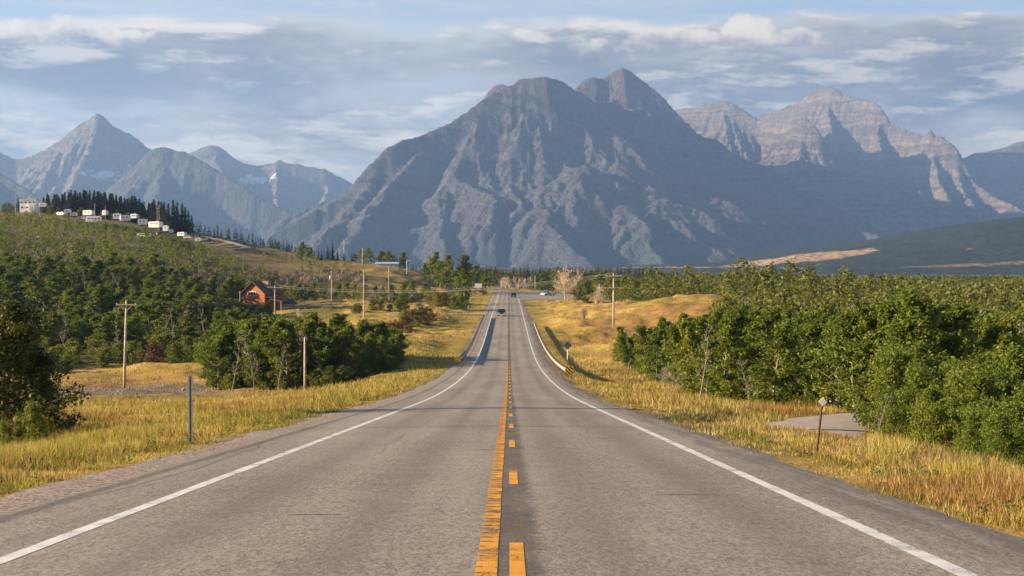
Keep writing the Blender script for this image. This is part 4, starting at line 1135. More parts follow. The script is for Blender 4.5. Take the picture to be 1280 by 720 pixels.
def scatter(pxr, Dr, gap, inside, tries, seed, cell=None):
    """blue-noise points (x,D) in a patch given in bearing and distance"""
    rng = np.random.default_rng(seed)
    u = rng.random(tries)
    D = np.sqrt(Dr[0] ** 2 + (Dr[1] ** 2 - Dr[0] ** 2) * u); px = pxr[0] + (pxr[1] - pxr[0]) * rng.random(tries)
    ok = inside(px, D); D = D[ok]; px = px[ok]; x = (px - 636) / F * D
    keep = []; grid = {}
    for k in range(len(D)):
        g = gap(px[k], D[k]) if callable(gap) else gap
        cx, cy_ = int(x[k] // 8), int(D[k] // 8); bad = False
        rr = int(g // 8) + 1
        for a in range(cx - rr, cx + rr + 1):
            for b in range(cy_ - rr, cy_ + rr + 1):
                for q in grid.get((a, b), ()):
                    if (x[q] - x[k]) ** 2 + (D[q] - D[k]) ** 2 < g * g: bad = True; break
                if bad: break
            if bad: break
        if not bad:
            keep.append(k); grid.setdefault((cx, cy_), []).append(k)
    return x[keep], D[keep], px[keep]

drive_d = lambda x, D: path_dist(x, D, DRIVE)[0]
# ---- right wood
def in_right(px, D):
    x = (px - 636) / F * D
    return (D > _dfront_r(px)) & (_knoll(px, D) < 0.3) & (drive_d(x, D) > 3.4) & ~((px < 985) & (px > 930) & (D < 84)) & ~((px < 885) & (D > 170) & (D < 225)) & (x > 12.5)
xw, Dw, pw = scatter((768, 1400), (62, 250), lambda p, d: 2.5 + 0.006 * d, in_right, 9000, 1)
zw = ground(xw, Dw)
order = np.argsort(Dw); cnt = 0; rest = []
Rr = np.random.default_rng(5)
for k in order:
    edge_f = np.clip((pw[k] - 790) / 130.0, 0, 1)
    H = (4.9 + 1.9 * edge_f) * (0.82 + 0.36 * Rr.random())
    if pw[k] > 1090 and pw[k] < 1190 and Dw[k] < 110: H *= 1.10
    cap = -(np.interp(pw[k], [770, 800, 850, 900, 1000, 1100, 1160, 1220, 1280, 1330], [389, 377, 367, 362, 362, 357, 346, 361, 366, 369]) - 330) / F * Dw[k] - zw[k]
    H = max(3.2, min(H, cap * (0.70 + 0.32 * Rr.random() ** 0.8)))
    if cnt < 285:
        wide = Rr.random() < 0.3
        ms = ASP2[Rr.integers(3)] if wide else ASP[Rr.integers(6)]
        s = H / (7.6 if wide else 7.0)
        fr = Dw[k] < _dfront_r(pw[k]) + 9
        lab = 'leafy green aspen along the grassy edge of the wood right of the road' if fr else 'leafy green aspen deep in the wood right of the road'
        grp = 'aspens on the edge of the right wood' if fr else 'aspens inside the right wood'
        plant('aspen_tree', ms, ('trunk', 'crown'), (xw[k], Dw[k], zw[k] - 0.1), s, Rr.random() * 6.28, lab, 'tree', grp, 0.92 + 0.08 * Rr.random()); cnt += 1
    else: rest.append((xw[k], Dw[k], zw[k] - 0.1, H / 6.5))
MC = [mass_crown(s) for s in range(5)]; MCF = [mass_conifer(s) for s in range(4)]
xm, Dm, pm = scatter((690, 1340), (250, 800), lambda p, d: 4.8 + 0.004 * d, lambda p, d: (_knoll(p, d) < 0.3) & ((d - 250) > (900 - p) * 0.9) & ~((p < 905) & (d < 352)) & ((p - 636) / F * d > 14) & ~((p < 760) & (d < 560)), 16000, 2)
zm = ground(xm, Dm)
pts = [r[:3] for r in rest] + list(zip(xm, Dm, zm - 0.2)); scs = [r[3] for r in rest] + list((0.72 + 0.80 * Rr.random(len(xm)) ** 1.6) * np.interp(Dm, [250, 450, 800], [1, 0.9, 0.72]))
merge('distant_aspen_wood', MC, pts, scs, M_wood_far, label='broad green aspen canopy stretching to the lake on the right')
xu, Du, pu = scatter((768, 1330), (62, 200), 1.7, lambda p, d: (d > _dfront_r(p) + 1.0) & (d < _dfront_r(p) + 30) & (drive_d((p - 636) / F * d, d) > 4.0) & ~((p < 985) & (p > 930) & (d < 84)) & ((p - 636) / F * d > 12.8), 9000, 28)
zu = ground(xu, Du)
UND = [broadleaf(s_, H=1.6, W=1.0, base=0.02, nl=7, clumps=2, per=16, lsize=0.17, stems=2, crad=0.34)[1] for s_ in range(300, 304)]
merge('wood_undergrowth', UND, list(zip(xu, Du, zu - 0.05)), 0.6 + 0.7 * Rr.random(len(xu)), M_aspen, label='low green undergrowth between the trunks of the right wood')
# roadside shrubs in front of the right wood
xs_, Ds_, ps_ = scatter((1058, 1420), (33, 64), 1.35, lambda p, d: (d > _dfront_r(p)) & (drive_d((p - 636) / F * d, d) > 3.0), 1500, 3)
zs_ = ground(xs_, Ds_)
for k in np.argsort(Ds_)[:185]:
    fd = Ds_[k] - _dfront_r(ps_[k])
    s = (0.62 + 0.30 * Rr.random()) * np.clip(0.72 + fd * 0.05, 0.7, 1.2)
    plant('leafy_shrub', SHRG[Rr.integers(4)], ('stem', 'foliage'), (xs_[k], Ds_[k], zs_[k] - 0.05), s, Rr.random() * 6.28, 'dense green shrub in the thicket beside the asphalt driveway on the right', 'shrub', 'thicket by the driveway', 0.95 + 0.3 * Rr.random())
for (p_, D_, H) in ((1088, 57, 3.4), (1150, 62, 4.3), (1160, 70, 7.0), (1140, 74, 6.6), (1180, 76, 6.4), (1105, 76, 6.0), (1215, 66, 5.2), (1262, 60, 5.0), (1290, 52, 4.4), (1240, 72, 5.8), (1275, 78, 6.0)):
    x_ = px2x(p_, D_); plant('aspen_tree', ASP2[Rr.integers(3)], ('trunk', 'crown'), (x_, D_, gz(x_, D_) - 0.1), H / 7.6, Rr.random() * 6.28, 'broad aspen rising behind the shrubs by the driveway', 'tree', 'aspens above the driveway thicket', 1.0)
# pale dead trunks standing in and in front of the right wood
for q, (p_, D_, H, lab) in enumerate(((875, 91, 5.4, 'tall pale bare aspen standing at the edge of the right wood'), (937, 78, 2.9, 'thin pale bare sapling alone in the grass before the right wood'), (1095, 47, 2.2, 'short pale dead stem inside the green driveway thicket'),
        (1210, 44, 2.1, 'grey twisted dead branch leaning in the driveway thicket'), (1000, 118, 6.9, 'bare grey treetop poking out of the right wood above the leaning post'), (1133, 84, 6.6, 'bare grey treetop above the driveway thicket'), (1243, 73, 6.2, 'forked bare tree with white branches at the far right'),
        (1268, 74, 6.0, 'bare white branched tree nearest the right border of the picture'), (950, 140, 7.0, 'bare pale crown beyond the tall bare aspen'), (1060, 128, 7.2, 'thin dead snag in the middle of the right wood'), (818, 133, 2.2, 'short pale stump of a tree at the shaded wood corner'))):
    x_ = px2x(p_, D_); plant('bare_tree', BARE[q % 4], ('trunk', 'twigs'), (x_, D_, gz(x_, D_) - 0.1), H / 6.6, q * 1.3, lab, 'tree', 'bare trees of the right wood')
for k, (p_, D_) in enumerate(((843, 118), (850, 114), (834, 124), (858, 109))):
    x_ = px2x(p_, D_); plant('dry_shrub', BRUSHM[k % 2], ('stem', 'twigs'), (x_, D_, gz(x_, D_)), 0.75, k, 'leafless greyish red shrub at the foot of the right wood', 'shrub', 'leafless shrubs by the right wood')

# ---- left dark juniper at the picture edge
for (p_, D_, s, lab) in ((8, 50, 1.14, 'big dark evergreen bush at the left border beside the verge'), (42, 52, 0.80, 'dark evergreen bush with yellowish tips, right half of the big clump at the left border')):
    x_ = px2x(p_, D_); plant('evergreen_bush', JUN[0], ('trunk', 'crown'), (x_, D_, gz(x_, D_) - 0.1), s, p_ * 0.3, lab, 'bush', 'dark bushes at the left border')
for k, (p_, D_, H) in enumerate(((3, 50.5, 3.9),)):
    x_ = px2x(p_, D_); plant('bare_tree', BARE[k + 1], ('trunk', 'twigs'), (x_, D_, gz(x_, D_) - 0.1), H / 6.6 * 1.25, k * 2.0, ('bare grey stem standing out of the dark bush at the left border' if k == 0 else 'shorter bare grey stem before the dark bush at the left border'), 'tree', 'bare stems in the dark bush')

# ---- row of trees along the meadow, left of the road
Rr = np.random.default_rng(15)
xr_, Dr_, pr_ = scatter((268, 500), (151, 186), 2.0, lambda p, d: d > 151 + np.interp(p, [268, 380, 440, 500], [6, 0, 0, 12]), 1200, 6)
zr_ = ground(xr_, Dr_)
for k in np.argsort(Dr_)[:95]:
    H = np.interp(pr_[k], [268, 300, 400, 440, 470, 500], [7.4, 7.6, 6.9, 5.9, 5.0, 3.6]) * (0.78 + 0.3 * Rr.random())
    ms = ASP[Rr.integers(6)]
    fr = Dr_[k] < 158
    plant('roadside_tree', ms, ('trunk', 'crown'), (xr_[k], Dr_[k], zr_[k] - 0.1), H / 7.0 * 1.2, Rr.random() * 6.28, 'dark green tree in the front row behind the golden meadow left of the road' if fr else 'dark green tree behind the front row of the meadow trees left of the road', 'tree', 'front meadow tree row' if fr else 'rear meadow tree row', 0.80 + 0.1 * Rr.random())
for q, (p_, D_, H) in enumerate(((290, 152, 6.3), (318, 151, 6.8), (347, 150.5, 6.0), (376, 153, 7.2), (305, 157, 7.4), (334, 156, 7.0), (436, 155, 5.4), (458, 160, 5.0))):
    x_ = px2x(p_, D_); plant('bare_tree', BARE[q % 4], ('trunk', 'twigs'), (x_, D_, gz(x_, D_) - 0.1), H / 6.6, q * 1.1, 'bare grey trunk among the meadow tree row left of the road', 'tree', 'bare trunks in the meadow tree row')

for k in range(40):
    p_ = 272 + 220 * Rr.random(); D_ = np.interp(p_, [268, 380, 440, 500], [157, 151, 151, 162]) - 1.5 + 3 * Rr.random(); x_ = px2x(p_, D_)
    plant('leafy_shrub', SHR[k % 5], ('stem', 'foliage'), (x_, D_, gz(x_, D_) - 0.05), (1.1 + 1.3 * Rr.random()) / 2.6, k * 1.3, 'low green shrub at the foot of the meadow tree row', 'shrub', 'shrubs under the meadow row', 1.0)

# ---- thicket on the left slope
Rr = np.random.default_rng(25)
xl_, Dl_, pl_ = scatter((-60, 330), (190, 520), lambda p, d: 3.6 + 0.006 * (d - 190), lambda p, d: (d > _dfront_l(p)) & ~((p > 262) & (d > 290) & (d < 395)) & ~((p > 255) & (d < 330) & (d > 245) & (p > 300)) & ((p < 300) | (d < 250)), 6000, 7)
zl_ = ground(xl_, Dl_); restt = []; cnt = 0; cs = 0
for k in np.argsort(Dl_):
    cl_ = float(fbm(xl_[k:k + 1] * 0.045, Dl_[k:k + 1] * 0.03, 3)[0]); low = Dl_[k] < 226 or cl_ < 0.40 or Rr.random() < 0.30
    if Dl_[k] > 400: H = 1.8 + 2.6 * Rr.random()
    elif low: H = 2.4 + 1.7 * Rr.random()
    else: H = (3.6 + 3.6 * Rr.random()) * (0.55 + 0.95 * cl_)
    if low and cs < 130 and Dl_[k] < 400:
        rust = Rr.random() < 0.10
        if rust: plant('leafy_shrub', RUST[Rr.integers(2)], ('stem', 'foliage'), (xl_[k], Dl_[k], zl_[k] - 0.1), H / 2.2 * 0.8, Rr.random() * 6.28, 'rust brown shrub in the thicket on the left slope', 'shrub', 'rust shrubs of the left slope')
        else: plant('leafy_shrub', SHR[Rr.integers(5)], ('stem', 'foliage'), (xl_[k], Dl_[k], zl_[k] - 0.1), H / 2.6, Rr.random() * 6.28, 'olive green shrub in the thicket on the left slope beyond the meadow', 'shrub', 'olive shrubs of the left slope')
        cs += 1
    elif cnt < 230 and Dl_[k] < 410:
        wd = 1.15 + 0.45 * Rr.random(); plant('slope_tree', ASP[Rr.integers(6)] if Rr.random() < 0.3 else ASP2[Rr.integers(3)], ('trunk', 'crown'), (xl_[k], Dl_[k], zl_[k] - 0.1), H / 7.2 * wd * 1.12, Rr.random() * 6.28, 'bushy green tree in the wood on the left slope', 'tree', 'trees of the left slope wood', 0.9 / wd); cnt += 1
    else: restt.append((xl_[k], Dl_[k], zl_[k] - 0.15, H / 6.5))
xh, Dh, ph = scatter((-60, 330), (430, 760), lambda p, d: 5.0, lambda p, d: (d < np.interp(p, [-60, 60, 90, 150, 200, 260, 330], [700, 672, 655, 640, 620, 585, 520])), 4200, 8)
zh = ground(xh, Dh); keep = (fbm(xh * 0.03 + 4, Dh * 0.02, 3) > 0.44) | (Dh > 560)
restt += [(a, b, c - 0.15, 0.40 + 0.50 * Rr.random()) for a, b, c, kk in zip(xh, Dh, zh, keep) if kk]; zz_ = None
xu, Du, pu = scatter((-60, 305), (192, 430), 2.7, lambda p, d: (d > _dfront_l(p) + 1) & ~((p > 262) & (d > 270)), 14000, 27)
zu = ground(xu, Du); restt += [(a, b, c - 0.2, 0.24 + 0.22 * Rr.random()) for a, b, c in zip(xu, Du, zu)]
merge('slope_undergrowth', MC, [r[:3] for r in restt], [r[3] for r in restt], M_shrub, label='low olive bushes covering the upper left slope')
for q in range(46):
    p_ = 5 + 290 * Rr.random(); D_ = 215 + 190 * Rr.random(); H = 5.5 + 3.0 * Rr.random()
    if 262 < p_ and D_ > 280: continue
    x_ = px2x(p_, D_); plant('bare_tree', BARE[q % 4], ('trunk', 'twigs'), (x_, D_, gz(x_, D_) - 0.1), H / 6.6, q * 1.7, 'bleached dead tree among green trees on the left slope', 'tree', 'dead trees on the left slope')
# grey leafless brush higher up
BT = [brushtuft(s) for s in range(4)]
xb, Db, pb = scatter((-60, 520), (400, 640), 2.9, lambda p, d: (d > np.interp(p, [-60, 300, 340, 520], [400, 400, 405, 425])) & (d < np.interp(p, [-60, 100, 200, 330, 470, 520], [540, 540, 530, 560, 560, 520])) & ~((p > 455) & (d > 470)), 9000, 9)
zb = ground(xb, Db); kp = fbm(xb * 0.035, Db * 0.02, 3) > 0.47
merge('grey_brush', BT, list(zip(xb[kp], Db[kp], zb[kp] - 0.1)), 0.8 + 0.7 * Rr.random(kp.sum()), M_brush, label='grey leafless brush across the hillside above the green trees', zsc=0.8 + 0.8 * Rr.random(kp.sum()))
xb, Db, pb = scatter((330, 520), (405, 640), 4.8, lambda p, d: ((d < 470) | (fbm((p - 636) / F * d * 0.03, d * 0.03, 3) > 0.54)) & ~((p > 440) & (d > 460)) & ~((p < 420) & (d < 425)), 1800, 10)
zb = ground(xb, Db)
merge('hillside_bushes', MC, list(zip(xb, Db, zb - 0.15)), 0.28 + 0.3 * Rr.random(len(xb)), M_shrub, label='green bushes scattered over the hillside left of the road')

# ---- single trees and bushes left of the road
def one(p_, D_, H, ms, nm, lab, cat='tree', grp=None, parts=('trunk', 'crown'), h0=7.0, zs=1.0, wide=1.0):
    x_ = px2x(p_, D_); return plant(nm, ms, parts, (x_, D_, gz(x_, D_) - 0.1), H / h0 * wide, p_ * 0.7, lab, cat, grp, zs / wide)
for k, (p_, D_, H) in enumerate(((497, 268, 2.6), (506, 275, 2.8), (515, 283, 3.0), (524, 292, 2.8), (533, 300, 2.6), (512, 262, 2.0), (522, 272, 2.2), (532, 282, 2.2), (541, 296, 1.8), (503, 286, 2.8), (518, 298, 2.6), (490, 256, 2.6))):
    one(p_, D_, H, RUST[k % 2] if k % 3 else SHR[k % 5], 'gully_shrub', 'dark shrub filling the gully between the golden field and the verge', 'shrub', 'shrubs in the gully', ('stem', 'foliage'), 2.4)
for k, (p_, D_, H) in enumerate(((447, 345, 2.8), (466, 350, 3.0), (476, 352, 2.6), (497, 356, 3.4), (508, 360, 3.4), (446, 352, 2.4), (488, 352, 2.0))):
    one(p_, D_, H, SHR[k % 5], 'field_shrub', 'rounded green shrub behind the golden field left of the road', 'shrub', 'round shrubs behind the golden field', ('stem', 'foliage'), 2.6)
for k, (p_, D_, H) in enumerate(((432, 425, 6), (443, 432, 5.6), (457, 440, 5.0), (467, 440, 5.4), (480, 432, 5.4), (494, 420, 6.6), (505, 424, 7.0), (515, 428, 7.2), (526, 424, 6.4), (536, 420, 5.4), (541, 410, 4.5), (500, 405, 4.6), (422, 428, 5.0), (402, 432, 5.0), (390, 428, 5.5), (375, 430, 5.6), (362, 428, 6.0))):
    one(p_, D_, H, ASP2[k % 3], 'hedgerow_tree', 'green tree in the belt across the hillside foot behind the lawn', 'tree', 'tree belt behind the lawn', h0=7.6)
for k, (p_, D_, H) in enumerate(((548, 370, 4.2), (558, 372, 4.4), (567, 375, 3.6), (575, 378, 3.4), (540, 378, 3.8), (583, 384, 2.8), (570, 366, 2.6))):
    one(p_, D_, H, SHR[k % 5], 'roadside_shrub', 'dark green shrub by the small gravel side road', 'shrub', 'shrubs by the gravel side road', ('stem', 'foliage'), 2.6)
one(581, 420, 11.5, ASP2[0], 'birch_tree', 'tall light green tree with thin trunk at the left roadside before the white sign', h0=7.6)
one(573, 432, 9.0, ASP[1], 'birch_tree', 'slimmer light green tree just left of the tall roadside tree', h0=7.0)
one(604, 560, 8.0, ASP[3], 'birch_tree', 'small green tree behind the white roadside sign', h0=7.0)
one(540, 600, 12.5, ASP2[1], 'autumn_tree', 'yellow topped tree left of the big dark trees by the road', h0=7.6)
for k, (p_, D_, H) in enumerate(((550, 560, 11.5), (560, 575, 14.5), (571, 580, 15), (582, 590, 13), (545, 585, 11), (590, 610, 11), (556, 548, 8), (535, 590, 8))):
    one(p_, D_, H, ASP2[k % 3], 'dark_tree', 'big dark green tree in the clump left of the road end', 'tree', 'dark clump left of the road end', h0=7.6, wide=1.1)
for k, (p_, D_, H) in enumerate(((452, 660, 6.5), (462, 655, 8.0), (472, 660, 7.0), (480, 655, 7.5), (490, 650, 9.0), (499, 655, 8.5), (506, 660, 6.0), (445, 650, 4.5))):
    one(p_, D_, H, ASP2[k % 3], 'crest_tree', 'round dark tree on the skyline behind the long grey roof', 'tree', 'round trees behind the long roof', h0=7.6, wide=1.2)
for k, (p_, D_, H) in enumerate(((375, 640, 6.5), (382, 645, 8.5), (389, 640, 6.6))):
    one(p_, D_, H, ASP2[k % 3], 'crest_tree', 'round dark tree standing alone on the left skyline', 'tree', 'round clump on the left skyline', h0=7.6, wide=1.25)
for k, (p_, D_, H) in enumerate(((402, 640, 5), (410, 645, 6.5), (416, 640, 8), (422, 640, 5), (398, 650, 4), (430, 640, 3.5), (440, 645, 4))):
    one(p_, D_, H, CON[k % 4], 'fir_tree', 'small dark fir on the skyline between the round clump and the long roof', 'tree', 'small firs on the skyline', h0=9.0)

for k, (p_, D_, H) in enumerate(((298, 352, 3.6), (307, 350, 3.0), (316, 352, 3.2), (325, 350, 3.0), (334, 352, 3.2), (290, 356, 4.4), (303, 344, 2.8), (320, 343, 2.6), (329, 340, 2.4), (338, 345, 2.6), (312, 336, 2.6), (284, 350, 4.0), (295, 338, 3.2), (326, 330, 2.4), (305, 328, 2.6), (316, 322, 2.2), (336, 334, 2.0))):
    one(p_, D_, H, SHR[k % 5], 'garden_shrub', 'olive shrub growing below the front wall of the orange house', 'shrub', 'shrubs before the orange house', ('stem', 'foliage'), 2.6, wide=1.15)
for k, (p_, D_, H) in enumerate(((286, 385, 7.5), (294, 392, 8.0), (306, 396, 8.5), (318, 398, 8.0), (330, 400, 7.6), (342, 402, 7.0), (352, 408, 6.5), (278, 372, 6.5), (366, 414, 6.0), (380, 416, 5.8), (392, 418, 5.5))):
    one(p_, D_, H, ASP2[k % 3], 'garden_tree', 'dark green tree close behind the orange house and its lawn', 'tree', 'trees behind the orange house', h0=7.6, wide=1.2)

for k in range(34):
    p_ = 62 + 190 * Rr.random(); D_ = np.interp(p_, [60, 110, 150, 200, 250], [664, 655, 655, 636, 604]) + 12 * Rr.random() - 4; H = 1.5 + 1.9 * Rr.random()
    one(p_, D_, H, SHR[k % 5], 'hill_shrub', 'green shrub growing between the white trailers', 'shrub', 'shrubs among the trailers', ('stem', 'foliage'), 2.6, wide=1.35)

# ---- conifers on the left hill
Rr = np.random.default_rng(35); k = 0
crest = lambda p: np.interp(p, [0, 20, 60, 100, 140, 190, 230, 260], [246, 240, 236, 233, 236, 245, 254, 270])
for p_, n_ in [(p, 1) for p in (13, 24, 30, 42, 46)] + [(p, 1) for p in np.linspace(50, 206, 118)]:
    D_ = 745 + 80 * Rr.random(); p2 = p_ + Rr.normal() * 2; x_ = px2x(p2, D_); g = gz(x_, D_)
    top = (330 - (crest(p2) + abs(Rr.normal()) * 7.5 + 3)) / F * D_
    H = max(3.5, top - g) if p2 > 55 else max(3.0, (top - g) * (0.55 + 0.5 * Rr.random()))
    wd = 1.1 + 0.9 * Rr.random(); plant('fir_tree', CON[k % 4], ('trunk', 'crown'), (x_, D_, g - 0.2), H / 9.0 * wd, Rr.random() * 6.28, 'dark fir in the dense stand on the left hilltop behind the trailers', 'tree', 'firs on the hilltop', 1 / wd); k += 1
for q in range(16):
    p_ = 58 + 150 * Rr.random(); one(p_, 738 + 8 * Rr.random(), 3.2 + 2.6 * Rr.random(), ASP2[q % 3], 'hilltop_tree', 'round dark leafy tree in front of the hilltop firs', 'tree', 'leafy trees before the firs', h0=7.6, wide=1.3)
for p_, D_, top in ((206, 720, 252), (211, 715, 253), (217, 718, 249), (222, 722, 252), (228, 720, 254), (232, 724, 258), (236, 735, 262), (240, 745, 268), (204, 735, 255), (199, 740, 252), (193, 745, 248)):
    x_ = px2x(p_, D_); g = gz(x_, D_); H = (330 - top) / F * D_ - g
    plant('fir_tree', CON[k % 4], ('trunk', 'crown'), (x_, D_, g - 0.2), H / 9.0 * 1.33, k, 'tall dark fir at the right end of the hilltop stand beside the trailer row', 'tree', 'tall firs at the trailer row end', 0.75); k += 1
for p_, D_, H in ((268, 700, 5.5), (305, 690, 5.5), (250, 705, 4.0), (283, 690, 2.6), (296, 700, 3.0), (318, 690, 3.0)):
    one(p_, D_, H, CON[k % 4], 'fir_tree', 'single small fir beside the hill lane', 'tree', 'small firs by the hill lane', h0=9.0); k += 1
xs_, Ds_, ps_ = scatter((-60, 215), (650, 770), 5.5, lambda p, d: (d > np.interp(p, [0, 60, 130, 215], [735, 735, 735, 735])) | ((p < 22) & (d > 690)), 500, 12)
zs_ = ground(xs_, Ds_)
merge('hilltop_bushes', MC, list(zip(xs_, Ds_, zs_ - 0.2)), 0.5 + 0.5 * Rr.random(len(xs_)), M_juniper, label='dark bushes under the hilltop firs')
# lower dark conifer wood beyond the hill and along the valley
P_, S_ = [], []
def belt(pxr, Dr, n, s0, s1, seed, ok=None):
    r = np.random.default_rng(seed); p = pxr[0] + (pxr[1] - pxr[0]) * r.random(n); d = Dr[0] + (Dr[1] - Dr[0]) * r.random(n)
    x = (p - 636) / F * d
    m = np.abs(x - xroad(d)) > 9
    if ok is not None: m &= ok(p, d)
    x, d = x[m], d[m]; z = ground(x, d)
    for a, b, c in zip(x, d, z): P_.append((a, b, c - 0.3)); S_.append(s0 + (s1 - s0) * r.random())
belt((236, 380), (900, 1020), 150, 0.8, 1.3, 41)
belt((370, 560), (880, 1100), 170, 0.6, 1.0, 45)
belt((585, 830), (770, 1000), 430, 0.70, 1.18, 42, lambda p, d: (p > 655) | (d > 830))
belt((800, 1330), (930, 1650), 420, 0.35, 0.75, 43)
belt((560, 860), (1000, 1700), 330, 0.7, 1.2, 44)
merge('conifer_wood', MCF, P_, S_, M_pine, label='dark conifer wood across the valley floor')
xs_, Ds_, ps_ = scatter((600, 1340), (690, 1600), 9.0, lambda p, d: (np.abs((p - 636) / F * d - xroad(d)) > 12) & ((p > 690) | (d > 745)) & ~((p > 610) & (p < 690) & (d < 770)), 4200, 13)
zs_ = ground(xs_, Ds_)
merge('valley_wood', MC, list(zip(xs_, Ds_, zs_ - 0.2)), (1.0 + 0.55 * Rr.random(len(xs_))) * np.interp(ps_, [600, 760, 850, 1340], [1, 1, 0.82, 0.76]), M_juniper, label='dark green wood on the valley floor before the lake')
# trees on the far hill
r = np.random.default_rng(44); n = 9000
hx_ = 400 + 3300 * r.random(n); hy_ = 3200 + 1800 * r.random(n); z_, md_ = hill_z(hx_, hy_)
ok = (z_ > -24) & (md_ < 0.25) & (np.abs(hx_ / hy_ * F - 330) < 400) & ((fbm(hx_ / 90, hy_ / 120, 3) > 0.42) | (r.random(n) < 0.25))
HC_ = [mass_conifer(s, 12, 4.2, 18) for s in range(50, 54)]
merge('far_hill_wood', HC_, list(zip(hx_[ok], hy_[ok], z_[ok] - 0.5)), 0.7 + 0.7 * r.random(ok.sum()), M_pine, label='dark conifer forest covering the low hill beyond the lake')

# ---- right of the road end: pale dead tree and neighbours
one(707, 462, 11.6, BAREBIG[0], 'bare_tree', 'tall pale leafless tree standing alone right of the junction', grp=None, parts=('trunk', 'twigs'), h0=12.0)
one(742, 405, 5.0, BARESM[0], 'bare_tree', 'low leafless tree on the golden knoll, left of a pair', parts=('trunk', 'twigs'), h0=6.0)
one(752, 410, 6.4, BARESM[1], 'bare_tree', 'taller leafless tree on the golden knoll, right of a pair', parts=('trunk', 'twigs'), h0=6.0)
for k, (p_, D_, H) in enumerate(((727, 440, 7.5), (735, 430, 8.5), (722, 430, 5.0), (747, 450, 8.5), (762, 455, 9.0), (775, 450, 9.0), (786, 455, 9.5), (798, 445, 8.5), (810, 440, 8.0), (823, 435, 7.6), (836, 430, 7.0), (850, 425, 7.2), (716, 500, 9), (768, 430, 6), (792, 425, 5.5), (815, 420, 6), (862, 420, 7), (875, 420, 7), (745, 480, 9.5), (730, 520, 10))):
    one(p_, D_, H, ASP[k % 6] if k % 2 else ASP2[k % 3], 'knoll_tree', 'green tree in the belt behind the golden knoll right of the road', 'tree', 'tree belt behind the knoll', h0=7.2, wide=1.1)
for k, (p_, D_, H) in enumerate(((625, 690, 6.0), (632, 700, 6.6), (639, 695, 6.2), (646, 700, 6.8), (653, 690, 6.0), (660, 700, 6.5))):
    one(p_, D_, H, BARESM[k % 2], 'bare_tree', 'leafless pale tree in the row across the end of the road', 'tree', 'leafless row at the road end', ('trunk', 'twigs'), h0=6.0)
for k, (p_, D_, H) in enumerate(((676, 690, 9), (684, 700, 10), (692, 690, 9.5), (699, 700, 10), (668, 720, 9), (610, 720, 8.0), (617, 730, 8.5))):
    one(p_, D_, H, ASP[k % 6], 'junction_tree', 'green tree behind the junction at the road end', 'tree', 'trees behind the junction', h0=7.0, wide=1.1)
one(730, 285, 2.4, BRUSHM[0], 'dry_shrub', 'single leafless shrub on the golden slope right of the guardrail', 'shrub', parts=('stem', 'twigs'), h0=2.2)
one(377, 320, 4.0, BARESM[0], 'bare_tree', 'small leafless grey tree at the edge of the lawn', parts=('trunk', 'twigs'), h0=6.0)

# ------------------------------------------------------------------ roadside grass
t = NT('dry_grass'); P = t.pos()
M_grass_c = t.attr('tint', 'Color')
d = t.n('ShaderNodeBsdfTranslucent'); t.put(d.inputs[0], M_grass_c)
mx = t.n('ShaderNodeMixShader'); mx.inputs[0].default_value = 0.38
t.t.links.new(t.pbsdf(M_grass_c, 0.8, 0.12), mx.inputs[1]); t.t.links.new(d.outputs[0], mx.inputs[2])
M_grass = t.out(mx.outputs[0])

